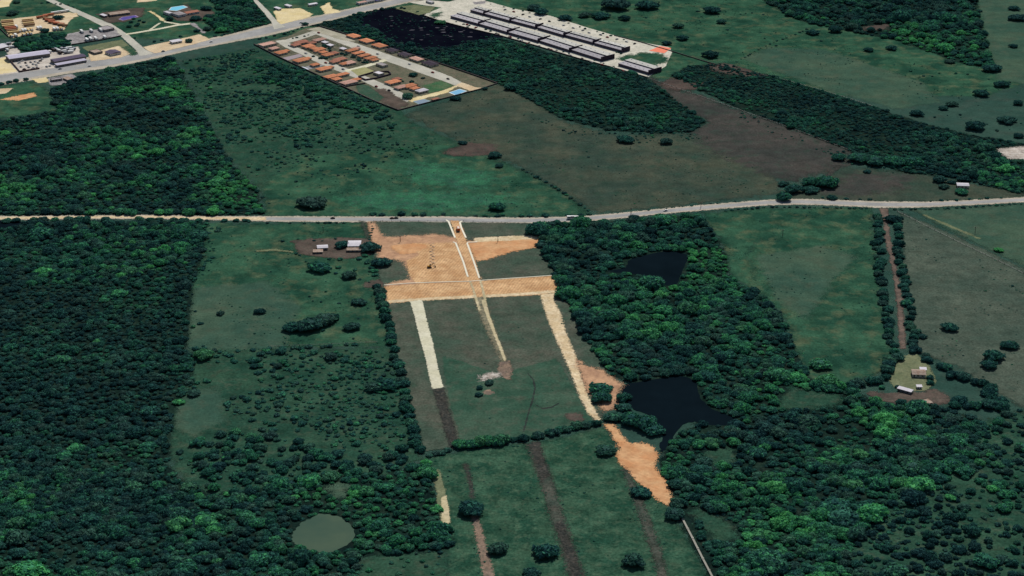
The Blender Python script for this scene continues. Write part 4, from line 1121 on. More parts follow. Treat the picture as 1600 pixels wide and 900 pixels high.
for x, y in [(84, 80), (88, 79), (92, 81), (97, 78), (100, 82), (104, 79), (108, 77), (112, 80), (116, 78), (94, 84), (103, 84), (110, 83), (78, 83), (8, 72), (14, 70), (18, 75), (12, 80)]:
    truck(x, y, random.choice((WA, EST)), random.uniform(5, 8), random.choice(pc[:3]), m_white_paint, "small lorry or container standing in the yard behind the warehouses", "lorry", "small lorries behind the warehouses", "lorry", cab=False)
for k in range(34):                                          # cars along the apartment parking
    i = k % 17
    if k < 17:
        x, y = 712 + i * 16.5, 34.5 + i * 4.85
        lab, grp = "car parked along the outer lane of the lower apartment row", "cars parked along the lower apartment lane"
    else:
        x, y = 775 + i * 13.5, 12.5 + i * 3.55
        lab, grp = "car parked along the upper edge of the apartment grounds", "cars parked along the upper apartment edge"
    if rng.random() < 0.8:
        car(x + random.uniform(-3, 3), y + random.uniform(-.6, .6), APA + random.choice((0, math.pi / 2)), random.choice(pc), lab, grp)
for x, y in [(452, 72), (478, 84), (509, 99), (536, 109), (588, 136), (608, 142), (560, 73), (590, 85), (640, 101), (676, 114), (498, 52), (700, 124)]:
    car(x, y, EST + random.uniform(-.1, .1), random.choice(pc), "car standing on a street of the walled estate", "cars on the estate streets")
for x, y, l in [(140, 104, "white car on the highway below the slate warehouse"), (94, 108.5, "silver car on the highway below the warehouse forecourt"), (330, 66, "white car on the highway right of the tan strip"), (255, 81, "silver car on the highway near the junction"), (470, 36, "white car on the highway above the estate gate"), (1040, 330, "white car on the right half of the country road")]:
    car(x, y, pang(x, y, 10, -1.6), m_white_paint if "white" in l else pc[2], l)

# ---- digger on the orange earth pad, poles
m_wood = flat("pole_wood", (0.05, 0.04, 0.035, 1), var=0.2)
m_yel = flat("machine_yellow", A(180, 130, 40), rough=0.5)
p = G(671, 418.5)
d = empty("excavator", p[0], p[1], gz(*p), 0.2)
tag(d, "small dark excavator working on the smooth orange earth pad", "excavator")
for s in (-1, 1):
    tapered("track", -2.0, 2.0, 0.35, 0, 0.8, 0.25, m_dark_metal, d).location = (0, s * 1.1, 0)
box("body", -1.6, 1.2, -1.2, 1.2, 0.9, 2.0, m_yel, d)
tapered("cab", 0.1, 1.3, 0.55, 2.003, 3.0, 0.15, m_glass, d).location = (0, .5, 0)
mesh_obj("boom", [(1.2, -.5, 1.4), (1.2, -.1, 1.4), (3.6, -.5, 3.6), (3.6, -.1, 3.6), (1.2, -.5, 2.0), (1.2, -.1, 2.0), (3.4, -.5, 4.1), (3.4, -.1, 4.1), (5.4, -.5, 1.2), (5.4, -.1, 1.2), (5.0, -.5, 1.0), (5.0, -.1, 1.0)],
         [(0, 2, 6, 4), (1, 5, 7, 3), (4, 6, 7, 5), (0, 1, 3, 2), (2, 8, 10, 6), (3, 7, 11, 9), (6, 10, 11, 7), (2, 3, 9, 8)], m_yel, d)
tapered("bucket", 4.6, 5.7, 0.6, 0.3, 1.2, 0.15, m_dark_metal, d).location = (0, -.3, 0)


def pole(x, y, label, h=9.0):
    p = G(x, y)
    r = empty("utility_pole", p[0], p[1], 0, 0.05)
    tag(r, label, "pole", "utility poles beside the road")
    n = 8
    v, f = [], []
    for z, rr in ((0, .28), (h, .17)):
        for k in range(n):
            v.append((rr * math.cos(k * 2 * math.pi / n), rr * math.sin(k * 2 * math.pi / n), z))
    f = [(k, (k + 1) % n, n + (k + 1) % n, n + k) for k in range(n)] + [tuple(range(n, 2 * n))]
    mesh_obj("post", v, f, m_wood, r)
    a = box("crossarm", -1.2, 1.2, -.12, .12, h - 0.9, h - 0.65, m_wood, r)
    for s in (-1.0, 0.0, 1.0):
        put("insulator", box_mesh("insulator", .18, .18, .3, m_wall_white), a, s, 0, h - 0.647)


for x, y, l in [(625.5, 378, "utility pole on the left upper cross track of the site"), (778, 378, "utility pole above the raked orange earth"), (1223, 368, "utility pole at the left of the large green meadow"),
                (1523.5, 364, "utility pole in the field under the right road"), (505, 363, "utility pole above the brown farmyard"), (1095, 325, "utility pole on the country road beyond the bus"), (986, 334, "utility pole on the country road right of the bus")]:
    pole(x, y, l, 6.0)


# ---- wire fences: posts and wires
def fence(pts, step, label, h=1.3):
    P = [Vector(G(*p)) for p in pts]
    r = empty("wire_fence", P[0].x, P[0].y)
    tag(r, label, "fence")
    o = P[0]
    pm = box_mesh("fence_post", .32, .32, h, m_wood)
    for i in range(len(P) - 1):
        a, b = P[i] - o, P[i + 1] - o
        L = (b - a).length
        u = (b - a) / L
        nrm = Vector((-u.y, u.x)) * 0.06
        k = max(1, int(L / step))
        for j in range(k):
            c = a + u * (L * j / k)
            put("post", pm, r, c.x, c.y, 0)
        for z in (0.55, 1.0):
            q = [a - nrm, b - nrm, b + nrm, a + nrm]
            solid("wire", q, z, z + 0.06, m_dark_metal, r)


fence([(1012, 122), (1080, 146), (1150, 170), (1250, 206), (1330, 236)], 8, "wire fence along the lower edge of the right wood strip")
fence([(1402, 331), (1450, 355), (1500, 380), (1560, 408), (1640, 448)], 8, "wire fence running across the right field")
fence([(1200, 118), (1290, 143), (1370, 168)], 8, "wire fence between the pale grass field and the wood strip")
fence([(584, 346), (640, 346), (697, 346)], 8, "wire fence along the left plot by the road")
fence([(724, 346), (770, 347.5), (824, 350)], 8, "wire fence along the right plot by the road")
fence([(420, 542), (500, 539), (590, 535)], 8, "wire fence across the lower edge of the left meadow")


# ---- spoil heaps left on the orange earth pad
m_heap = flat("spoil_earth", A(206, 170, 132), var=0.15)


def heap_mesh(seed):
    r = np.random.default_rng(seed)
    v, f = [], []
    n = 10
    for k, (rad, z) in enumerate(((1.0, -0.05), (0.7, 0.28), (0.32, 0.48))):
        for i in range(n):
            a = i * 6.283 / n
            q = rad * r.uniform(0.8, 1.2)
            v.append((q * math.cos(a), q * math.sin(a), z * r.uniform(0.8, 1.2)))
    v.append((0, 0, 0.55))
    for k in range(2):
        for i in range(n):
            f.append((k * n + i, k * n + (i + 1) % n, (k + 1) * n + (i + 1) % n, (k + 1) * n + i))
    for i in range(n):
        f.append((2 * n + i, 2 * n + (i + 1) % n, 3 * n))
    me = bpy.data.meshes.new("spoil_heap")
    me.from_pydata(v, [], f)
    me.materials.append(m_heap)
    return me


HM = [heap_mesh(i) for i in range(3)]
for i in range(15):
    y = 381 + i * 2.5
    x = (673.5 if i % 2 else 677.5) + random.uniform(-.8, .8)
    P1 = G(x, y)
    o = obj_of("spoil_heap", HM[i % 3])
    o.location = (P1[0], P1[1], gz(*P1))
    s_ = random.uniform(1.2, 2.2)
    o.scale = (s_, s_, s_ * 0.8)
    tag(o, "pale spoil heap in the line on the orange earth pad", "earth heap", "spoil heaps on the earth pad")

# ================================================================== TREES
def leaf_material():
    m, nt, b = new_mat("foliage")
    at = nt.nodes.new("ShaderNodeAttribute")
    at.attribute_type = 'INSTANCER'
    at.attribute_name = "tone"
    lv = nt.nodes.new("ShaderNodeAttribute")
    lv.attribute_name = "leaf"
    t = math_(nt, 'ADD', at.outputs["Fac"], mrange(nt, lv.outputs["Fac"], 0, 1, -0.26, 0.26))
    r = nt.nodes.new("ShaderNodeValToRGB")
    els = r.color_ramp.elements
    els[0].position, els[0].color = 0.0, A(34, 62, 64, 0.8)
    els[1].position, els[1].color = 1.0, A(84, 158, 94, 0.8)
    for pos, c in ((0.25, A(42, 80, 76, 0.8)), (0.5, A(52, 102, 84, 0.8)), (0.75, A(62, 130, 86, 0.8))):
        e = els.new(pos)
        e.color = c
    nt.links.new(t, r.inputs[0])
    oi = nt.nodes.new("ShaderNodeObjectInfo")
    dull = mrange(nt, oi.outputs["Random"], 0.55, 1.0, 0.0, 0.55)      # some species greyer and browner than others
    rcol = mixc(nt, dull, r.outputs[0], A(62, 82, 70, 0.8))
    val = mrange(nt, oi.outputs["Random"], 0.0, 0.6, 0.78, 1.12)
    vc = nt.nodes.new("ShaderNodeCombineColor")
    for i in range(3):
        nt.links.new(val, vc.inputs[i])
    rcol = mixc(nt, 1.0, rcol, vc.outputs[0], 'MULTIPLY')
    b.inputs["Specular IOR Level"].default_value = 0.0
    b.inputs["Roughness"].default_value = 0.9
    nt.links.new(rcol, b.inputs["Base Color"])
    tr = nt.nodes.new("ShaderNodeBsdfTranslucent")
    nt.links.new(rcol, tr.inputs[0])
    mx = nt.nodes.new("ShaderNodeMixShader")
    mx.inputs[0].default_value = 0.3
    nt.links.new(b.outputs[0], mx.inputs[1])
    nt.links.new(tr.outputs[0], mx.inputs[2])
    nt.links.new(mx.outputs[0], nt.nodes["Material Output"].inputs[0])
    return m


m_leaf = leaf_material()
m_bark = flat("bark", (0.06, 0.045, 0.035, 1), var=0.2)
ICO = []


def _ico():
    bm = bmesh.new()
    bmesh.ops.create_icosphere(bm, subdivisions=2, radius=1.0)
    v = np.array([x.co[:] for x in bm.verts])
    f = [[q.index for q in k.verts] for k in bm.faces]
    bm.free()
    return v, f


ICO_V, ICO_F = _ico()


def crown_geo(seed, kind):
    """lobed crown of unit radius: a ragged hull per lobe, wrapped in leaf clumps"""
    r = np.random.default_rng(seed)
    lobes = []
    if kind == "dome":
        n = 9
        lobes.append((0, 0, 0.50, 0.50, 0.34))
        for i in range(n):
            a = i * 2.4 + r.uniform(-.4, .4)
            d = r.uniform(0.42, 0.72)
            s = r.uniform(0.26, 0.42)
            lobes.append((d * math.cos(a), d * math.sin(a), 0.46 - 0.22 * d + r.uniform(-.07, .1), s, s * r.uniform(.6, .8)))
        trunk_h = 0.35
    elif kind == "umbrella":
        lobes.append((0, 0, 0.50, 0.48, 0.26))
        for i in range(13):
            a = i * 2.4 + r.uniform(-.3, .3)
            d = r.uniform(0.4, 0.8)
            s = r.uniform(0.22, 0.34)
            lobes.append((d * math.cos(a), d * math.sin(a) * 0.95, 0.50 - 0.24 * d + r.uniform(-.04, .06), s, s * r.uniform(.55, .75)))
        trunk_h = 0.38
    else:
        for i in range(6):
            a = i * 2.4
            d = r.uniform(0.15, 0.6) if i else 0
            s = r.uniform(0.36, 0.55)
            lobes.append((d * math.cos(a), d * math.sin(a), 0.22 + r.uniform(-.05, .12), s, s * r.uniform(.55, .8)))
        trunk_h = 0.05
    L = np.array(lobes)
    V, Fc, lv = [], [], []
    for (x, y, z, s, h) in lobes:
        q = ICO_V * (0.86 + 0.24 * r.random((len(ICO_V), 1)))
        q = q * np.array([s, s, h]) * 0.93 + np.array([x, y, z])
        q[:, 2] = np.maximum(q[:, 2], trunk_h * 0.5)
        o = len(V)
        V += q.tolist()
        Fc += [[o + i for i in k] for k in ICO_F]
        lv += [r.random()] * len(ICO_V)
    N = 620 if kind != "bush" else 260
    k = 0
    while k < N:
        i = r.integers(len(L))
        n = r.normal(size=3)
        n /= np.linalg.norm(n)
        if n[2] < -0.35:
            continue
        p = L[i, :3] + n * np.array([L[i, 3], L[i, 3], L[i, 4]])
        d = (p - L[:, :3]) / np.stack([L[:, 3], L[:, 3], L[:, 4]], 1)
        if ((d ** 2).sum(1) < 0.8).any() or p[2] < 0.06:
            continue
        m = n + r.normal(size=3) * 0.7
        m /= np.linalg.norm(m)
        u = np.cross(m, r.normal(size=3))
        u /= np.linalg.norm(u) + 1e-9
        w = np.cross(m, u)
        sz = r.uniform(0.08, 0.17) if k % 5 < 2 else r.uniform(0.035, 0.08)
        p = p + n * r.uniform(-.03, .09)
        o = len(V)
        V += [(p + u * sz).tolist(), (p + w * sz * .8).tolist(), (p - u * sz).tolist(), (p - w * sz * .8).tolist()]
        Fc.append([o, o + 1, o + 2, o + 3])
        lv += [r.random()] * 4
        k += 1
    return V, Fc, lv, trunk_h, lobes


def crown_mesh(name, seed, kind):
    V, Fc, lv, th, lobes = crown_geo(seed, kind)
    me = bpy.data.meshes.new(name)
    me.from_pydata(V, [], Fc)
    a = me.attributes.new("leaf", 'FLOAT', 'POINT')
    a.data.foreach_set("value", np.array(lv, np.float32))
    me.materials.append(m_leaf)
    return me, th, lobes


def trunk_mesh(th, lobes):
    V, Fc = [], []

    def limb(p, q, r0, r1, n=6):
        d = (q - p).normalized()
        u = d.orthogonal().normalized()
        w = d.cross(u)
        o = len(V)
        for c, rr in ((p, r0), (q, r1)):
            for k in range(n):
                a = k * 2 * math.pi / n
                V.append(tuple(c + (u * math.cos(a) + w * math.sin(a)) * rr))
        for k in range(n):
            Fc.append((o + k, o + (k + 1) % n, o + n + (k + 1) % n, o + n + k))
    top = Vector((0, 0, th * 0.8))
    limb(Vector((0, 0, -0.02)), top, 0.07, 0.05)
    for l in lobes[:5]:
        limb(top * 0.9, Vector(l[:3]), 0.04, 0.015, 5)
    me = bpy.data.meshes.new("trunk")
    me.from_pydata(V, [], Fc)
    me.materials.append(m_bark)
    return me


PROTO = {"dome": [], "umbrella": [], "bush": []}
for kind, n in (("dome", 7), ("umbrella", 5), ("bush", 4)):
    for i in range(n):
        me, th, lo = crown_mesh("crown" if kind != "bush" else "bush", 100 + i * 7 + len(kind) * 31, kind)
        PROTO[kind].append((me, trunk_mesh(th, lo) if kind != "bush" else None))
HF = {"dome": 0.85, "umbrella": 0.8, "bush": 0.8}


def tree(X, Y, r, tone, label, cat="tree", group=None, kind="umbrella", name="tree"):
    i = random.randrange(len(PROTO[kind]))
    cm, tm = PROTO[kind][i]
    rot = random.uniform(0, 6.283)
    hf = HF[kind] * random.uniform(0.85, 1.25)
    if kind == "bush":
        o = bpy.data.objects.new(name, cm)
        COL.objects.link(o)
        o.location = (X, Y, 0)
        o.rotation_euler = (0, 0, rot)
        o.scale = (r, r * random.uniform(.8, 1), r * hf)
        o["tone"] = float(tone)
        return tag(o, label, cat, group)
    root = empty(name, X, Y, 0, rot)
    root.scale = (r, r * random.uniform(.88, 1.05), r * hf)
    tag(root, label, cat, group)
    c = obj_of("crown", cm, root)
    c["tone"] = float(tone)
    obj_of("trunk", tm, root)
    return root


def tree_px(x, y, w, tone, label, **k):
    """a tree whose crown spreads w pixels in the survey picture"""
    r = w * mpp(y) / 2
    X, Y = G(x, y + w * 0.10)
    return tree(X, Y, r, tone, label, **k)


# ---- keep-outs for scattered trees
KEEP = [W(p) for p in PONDS.values()] + [W(band(ROAD)), W(band(HWY)), W(ESTATE), W(APT)] + [W(edges(*SIDE1)), W(edges(*SIDE2))]
KEEP.append(W([(944, 662), (960, 664), (984, 694), (1020, 698), (1027, 708), (1024, 732), (1052, 784), (1042, 790), (1002, 758), (962, 712)]))
KEEP.append(W([(1395, 560), (1432, 552), (1462, 598), (1480, 620), (1440, 636), (1380, 626), (1345, 618), (1386, 600)]))
KEEP.append(W([(1080, 790), (1130, 812), (1160, 840), (1130, 850), (1090, 820)]))
KEEP.append(W([(1235, 607), (1305, 618), (1316, 632), (1260, 638), (1215, 638)]))
KEEP.append(W([(1556, 232), (1600, 227), (1660, 235), (1660, 252), (1575, 250)]))
KEEP.append(W([(1105, 705), (1145, 700), (1150, 722), (1115, 728)]))
KEEP.append(W([(1050, 800), (1075, 805), (1118, 880), (1135, 920), (1085, 920), (1060, 840)]))
KEEP.append(W([(1350, 40), (1388, 37), (1386, 46), (1352, 47)]))
KEEP.append(W([(272, 625), (340, 600), (350, 660), (300, 680), (270, 668)]))


def scatter(poly_px, spacing, seed):
    poly = W(poly_px)
    lo, hi = poly.min(0), poly.max(0)
    r = np.random.default_rng(seed)
    nx, ny = int((hi[0] - lo[0]) / spacing) + 1, int((hi[1] - lo[1]) / spacing) + 1
    X, Y = np.meshgrid(np.arange(nx), np.arange(ny))
    P = np.stack([lo[0] + (X.ravel() + 0.5 * (Y.ravel() % 2)) * spacing, lo[1] + Y.ravel() * spacing], 1) + r.uniform(-.42, .42, (nx * ny, 2)) * spacing
    return P[inside(P, poly)]


def keep_mask(P, margin):
    ok = np.ones(len(P), bool)
    for q in KEEP:
        lo, hi = q.min(0) - 12, q.max(0) + 12
        s = ((P >= lo) & (P <= hi)).all(1)
        if s.any():
            idx = np.where(s)[0]
            ok[idx] &= sdist(P[idx], q) < -margin[idx] * 0.75
    return ok


ALL = []          # forest candidates: X, Y, r, tone, woodkey


def grow(key, spacing, rlo, rhi, tone, tvar, poly=None, density=1.0, big=0.08, seed=1):
    P = scatter(poly or WOODS[key], spacing, seed)
    r = np.random.default_rng(seed + 50)
    n = len(P)
    R = rlo * 0.72 + (rhi - rlo * 0.72) * r.random(n) ** 1.7
    R *= 0.8 + 0.5 * vnoise(P, 60, seed + 3)
    b = r.random(n) < big
    R[b] *= r.uniform(1.3, 2.1, b.sum())
    T = tone + (vnoise(P, 55, seed + 9) - 0.5) * tvar * 1.5 + (vnoise(P, 16, seed + 10) - 0.5) * tvar * 0.7 + r.normal(0, tvar * 0.34, n)
    T[b] += 0.12
    m = keep_mask(P, R)
    if density < 1.0:
        m &= vnoise(P, 35, seed + 4) * 0.6 + r.random(n) * 0.4 < density
    for p, a, t in zip(P[m], R[m], T[m]):
        ALL.append((p[0], p[1], a, float(np.clip(t, 0.0, 1.0)), key))


grow("upper_left", 5.74, 2.53, 4.56, 0.34, 0.55, seed=11, big=0.07)
grow("mid_left", 5.22, 2.36, 4.05, 0.22, 0.34, seed=12, big=0.06)
grow("mid_left", 9.57, 2.95, 5.06, 0.45, 0.4, poly=[(0, 350), (318, 350), (310, 400), (260, 430), (100, 440), (0, 420)], density=0.75, seed=13, big=0.2)
grow("bottom_left", 5.57, 2.53, 4.22, 0.34, 0.38, seed=14, big=0.1)
grow("center", 6.44, 3.21, 5.74, 0.42, 0.42, seed=15, big=0.14)
grow("bottom_right", 5.57, 2.53, 5.23, 0.34, 0.42, seed=16, big=0.16, density=0.74)
grow("upper_mid", 4.99, 2.27, 3.48, 0.24, 0.3, seed=17, big=0.05, density=0.72)
grow("right_strip", 4.52, 1.97, 3.18, 0.22, 0.3, seed=18, big=0.05, density=0.72)
grow("right_strip", 7.83, 2.95, 5.06, 0.42, 0.4, poly=[(1450, 205), (1680, 245), (1680, 305), (1580, 298), (1480, 270), (1420, 255)], seed=19)
grow("top_right", 8.27, 3.80, 6.75, 0.38, 0.5, seed=20, big=0.12)
grow("top_left", 6.09, 2.95, 5.06, 0.42, 0.4, seed=21)
grow("yard_wood", 6.09, 2.95, 5.06, 0.3, 0.4, seed=22)
grow("scrub_right", 6.96, 2.19, 4.39, 0.26, 0.4, seed=23, density=0.62, big=0.12)

FL = {
    "upper_left": "tree in the green wood above the left country road",
    "mid_left": "tree in the big dark wood at the left",
    "bottom_left": "tree in the wood around the oval olive pond",
    "center": "tree in the lush wood right of the building site",
    "bottom_right": "tree in the wood below the larger dark pond",
    "upper_mid": "tree in the dark wood between the two estates",
    "right_strip": "tree in the long dark wood strip at the right",
    "top_right": "tree in the loose wood at the top right",
    "top_left": "tree in the wood behind the pool garden",
    "yard_wood": "tree in the copse between the yards",
    "scrub_right": "tree in the open scrub of the bottom right corner",
}
arr = np.array([(a[0], a[1], a[2]) for a in ALL])
U, Vp = to_px(arr[:, 0], arr[:, 1])
inview = (U > 8) & (U < 1592) & (Vp > 8) & (Vp < 892)
near = (U > -140) & (U < 1740) & (Vp > -60) & (Vp < 1000)
rp = arr[:, 2] / (arr[:, 1] * CP + CAM_H * SP) * F_PX
order = np.argsort(-np.where(inview, rp, -1))
single = set(order[:300].tolist())
rest = [i for i in range(len(ALL)) if i not in single and near[i]]
for i in single:
    X, Y, r, t, k = ALL[i]
    look = "large bright green " if t > 0.6 else ("large dark green " if t < 0.3 else "large mid green ")
    tree(X, Y, r, t, look + FL[k], group=look + "trees, " + k.replace("_", " ") + " wood", kind="dome", name="forest_tree")

# ---- the rest of the woods: uncountable canopy, one object of instances
protos = bpy.data.collections.new("canopy_prototypes")
for i, (cm, tm) in enumerate(PROTO["dome"]):
    bm = bmesh.new()
    bm.from_mesh(cm)
    bm.from_mesh(tm)
    me = bpy.data.meshes.new("canopy_tree")
    lay = bm.verts.layers.float.get("leaf")
    nb = len(cm.polygons)
    bm.faces.ensure_lookup_table()
    for f_ in bm.faces[nb:]:
        f_.material_index = 1
    bm.to_mesh(me)
    bm.free()
    me.materials.append(m_leaf)
    me.materials.append(m_bark)
    po = bpy.data.objects.new("canopy_tree_%d" % i, me)
    protos.objects.link(po)
bprotos = bpy.data.collections.new("shrub_prototypes")
for i, (cm, tm) in enumerate(PROTO["bush"]):
    bprotos.objects.link(bpy.data.objects.new("canopy_shrub_%d" % i, cm))


def instanced(name, pts, coll, hf, label, nvar, seed):
    """pts: (x, y, r, tone)"""
    me = bpy.data.meshes.new(name)
    P = np.array([(p[0], p[1], 0.0) for p in pts], np.float32)
    me.vertices.add(len(P))
    me.vertices.foreach_set("co", P.ravel())
    r = np.random.default_rng(seed)
    n = len(P)
    R = np.array([p[2] for p in pts])
    for nm, typ, val in (("tone", 'FLOAT', np.array([p[3] for p in pts], np.float32)), ("rot", 'FLOAT', r.uniform(0, 6.283, n).astype(np.float32)),
                         ("pick", 'INT', r.integers(0, nvar, n).astype(np.int32))):
        a = me.attributes.new(nm, typ, 'POINT')
        a.data.foreach_set("value", val)
    sc = np.stack([R, R * r.uniform(.85, 1.05, n), R * hf * r.uniform(.75, 1.4, n)], 1).astype(np.float32)
    a = me.attributes.new("size", 'FLOAT_VECTOR', 'POINT')
    a.data.foreach_set("vector", sc.ravel())
    o = obj_of(name, me)
    tag(o, label, None, None, "stuff")
    ng = bpy.data.node_groups.new(name + "_scatter", 'GeometryNodeTree')
    ng.interface.new_socket("Geometry", in_out='INPUT', socket_type='NodeSocketGeometry')
    ng.interface.new_socket("Geometry", in_out='OUTPUT', socket_type='NodeSocketGeometry')
    N = ng.nodes
    gi, go = N.new("NodeGroupInput"), N.new("NodeGroupOutput")
    ci = N.new("GeometryNodeCollectionInfo")
    ci.inputs["Collection"].default_value = coll
    ci.inputs["Separate Children"].default_value = True
    ci.inputs["Reset Children"].default_value = True
    ip = N.new("GeometryNodeInstanceOnPoints")
    ip.inputs["Pick Instance"].default_value = True

    def attr(nm, t):
        k = N.new("GeometryNodeInputNamedAttribute")
        k.data_type = t
        k.inputs[0].default_value = nm
        return k.outputs[0]
    cx = N.new("ShaderNodeCombineXYZ")
    ng.links.new(attr("rot", 'FLOAT'), cx.inputs[2])
    e2r = N.new("FunctionNodeEulerToRotation")
    ng.links.new(cx.outputs[0], e2r.inputs[0])
    mp = N.new("GeometryNodeMeshToPoints")
    ng.links.new(gi.outputs[0], mp.inputs[0])
    ng.links.new(mp.outputs[0], ip.inputs["Points"])
    ng.links.new(ci.outputs[0], ip.inputs["Instance"])
    ng.links.new(attr("pick", 'INT'), ip.inputs["Instance Index"])
    ng.links.new(e2r.outputs[0], ip.inputs["Rotation"])
    ng.links.new(attr("size", 'FLOAT_VECTOR'), ip.inputs["Scale"])
    ng.links.new(ip.outputs[0], go.inputs[0])
    md = o.modifiers.new("scatter", 'NODES')
    md.node_group = ng
    return o


instanced("forest_canopy", [ALL[i][:4] for i in rest], protos, HF["dome"], "closed canopy of the woods beyond the single trees", len(PROTO["dome"]), 5)

# ---- scrub bushes
SCR = []


def scrub(poly, spacing, rlo, rhi, tone, density, key, seed, nz=40):
    P = scatter(poly, spacing, seed)
    r = np.random.default_rng(seed)
    n = len(P)
    R = rlo + (rhi - rlo) * r.random(n) ** 2.0
    T = np.clip(tone + r.normal(0, 0.12, n) + (vnoise(P, 50, seed) - .5) * .3, 0, 1)
    m = keep_mask(P, R) & (vnoise(P, nz, seed + 1) * 0.7 + r.random(n) * 0.3 < density)
    for p, a, t in zip(P[m], R[m], T[m]):
        SCR.append((p[0], p[1], a, float(t), key))


scrub([(285, 95), (400, 78), (450, 100), (610, 175), (620, 200), (520, 225), (420, 240), (360, 235), (320, 160)], 6.0, 1.2, 4.2, 0.32, 0.6, "estate", 31, 30)
scrub([(395, 95), (440, 95), (600, 165), (610, 180), (560, 175), (470, 150), (400, 130)], 8, 2.5, 5.0, 0.4, 0.6, "estate", 32)
scrub([(380, 240), (640, 190), (700, 215), (620, 260), (470, 290), (420, 330), (400, 290)], 7.5, 1.0, 3.0, 0.28, 0.52, "estate", 33, 30)
scrub([(640, 180), (780, 140), (860, 185), (1000, 220), (1190, 250), (1200, 290), (940, 325), (800, 250)], 24, 0.8, 2.0, 0.25, 0.35, "brownfield", 34)
scrub([(275, 550), (612, 545), (640, 620), (660, 715), (600, 742), (470, 770), (330, 780), (262, 700)], 7, 1.5, 4.4, 0.3, 0.54, "plots", 35, 30)
scrub([(440, 560), (620, 560), (650, 700), (520, 700), (460, 640)], 6, 1.2, 3.2, 0.36, 0.52, "plots", 36)
scrub([(1400, 650), (1540, 660), (1600, 640), (1680, 700), (1680, 930), (1290, 930), (1340, 840)], 7, 1.2, 2.8, 0.28, 0.42, "corner", 37)
scrub([(560, 840), (690, 850), (690, 905), (550, 905)], 8, 1.2, 3.0, 0.32, 0.4, "plots", 38)
scrub([(870, 0), (1160, 0), (1250, 40), (1440, 110), (1460, 150), (1200, 80), (1060, 80), (960, 50)], 26, 0.9, 2.4, 0.22, 0.36, "upper", 39)
scrub([(1420, 110), (1600, 120), (1600, 220), (1500, 200), (1440, 180)], 18, 0.9, 2.6, 0.26, 0.42, "upper", 40)
scrub([(1410, 340), (1660, 450), (1600, 600), (1440, 545)], 34, 0.8, 1.8, 0.25, 0.4, "upper", 41)
scrub([(310, 395), (480, 390), (590, 430), (600, 530), (300, 545)], 26, 0.8, 2.0, 0.25, 0.4, "upper", 42)
scrub([(420, 70), (500, 55), (600, 90), (600, 130), (560, 125), (480, 95)], 8, 1.0, 2.4, 0.3, 0.5, "gardens", 43)
for sd_i, pp in enumerate(([(320, 352), (575, 350), (600, 500), (612, 540), (290, 552)], [(1100, 338), (1360, 328), (1395, 555), (1330, 598), (1262, 588), (1190, 464), (1140, 430)], [(1412, 340), (1660, 450), (1660, 660), (1440, 550)],
                           [(640, 182), (780, 138), (880, 192), (1100, 212), (1210, 250), (1215, 298), (935, 330), (820, 262)], [(420, 330), (470, 250), (700, 228), (900, 325)], [(670, 718), (940, 670), (1050, 805), (1110, 905), (705, 905)],
                           [(870, 5), (1160, 0), (1240, 35), (1460, 110), (1540, 150), (1440, 175), (1200, 110), (1040, 70)], [(640, 490), (880, 470), (930, 650), (720, 690)])):
    scrub(pp, 6.5 if sd_i != 7 else 12, 0.35, 1.15, 0.34, 0.4, "upper", 80 + sd_i, 22)
for sd_i, pp in enumerate(([(1290, 690), (1370, 685), (1370, 770), (1285, 760)], [(1080, 788), (1165, 815), (1165, 855), (1090, 830)], [(1360, 790), (1430, 790), (1420, 870), (1360, 860)], [(1230, 605), (1320, 615), (1320, 640), (1205, 642)], [(1100, 700), (1155, 698), (1155, 730), (1110, 732)])):
    scrub(pp, 5, 1.0, 2.8, 0.32, 0.62, "corner", 95 + sd_i, 20)
scrub([(840, 190), (960, 206), (1100, 200), (1120, 215), (1000, 226), (880, 208)], 7, 1.0, 2.8, 0.22, 0.45, "brownfield", 120, 20)
scrub([(1150, 172), (1330, 236), (1420, 272), (1400, 282), (1310, 250), (1150, 186)], 8, 0.9, 2.2, 0.24, 0.42, "brownfield", 121, 20)
scrub([(296, 350), (345, 350), (335, 400), (320, 450), (312, 545), (288, 545), (298, 450)], 6, 1.2, 3.4, 0.3, 0.5, "plots", 130, 20)
scrub([(480, 440), (600, 470), (610, 535), (430, 540), (420, 500)], 11, 0.8, 2.2, 0.3, 0.42, "upper", 131, 22)
rw = np.random.default_rng(9)
for q in scatter(PONDS["wetland"], 7, 122):
    if rw.random() < 0.4:
        SCR.append((q[0], q[1], rw.uniform(0.8, 2.2), float(rw.uniform(0.0, 0.14)), "wetland"))
BL = {"wetland": "low swamp bush standing in the black wetland pool", "estate": "bush in the scrubby pasture below the walled estate", "brownfield": "low bush in the wide brown green pasture", "plots": "bush in the scrubland left of the cleared plots",
      "corner": "bush in the open scrub of the bottom right corner", "upper": "low bush dotted in open green grassland", "gardens": "garden bush between the houses of the walled estate"}
sa = np.array([(s[0], s[1], s[2]) for s in SCR])
KEEPG = [k for k in range(len(SCR))]
su, sv = to_px(sa[:, 0], sa[:, 1])
srp = sa[:, 2] / (sa[:, 1] * CP + CAM_H * SP) * F_PX
siv = (su > 5) & (su < 1595) & (sv > 5) & (sv < 895)
so = np.argsort(-np.where(siv, srp, -1))
ssel = set(so[:300].tolist())
for i in ssel:
    X, Y, r, t, k = SCR[i]
    tree(X, Y, r, t, ("bright green " if t > 0.42 else "dark green ") + BL[k], "bush", ("bright " if t > 0.42 else "dark ") + k + " scrub bushes", "bush", "bush")
instanced("low_scrub", [SCR[i][:4] for i in range(len(SCR)) if i not in ssel], bprotos, HF["bush"], "small low shrubs scattered over the scrubby pastures", len(PROTO["bush"]), 6)

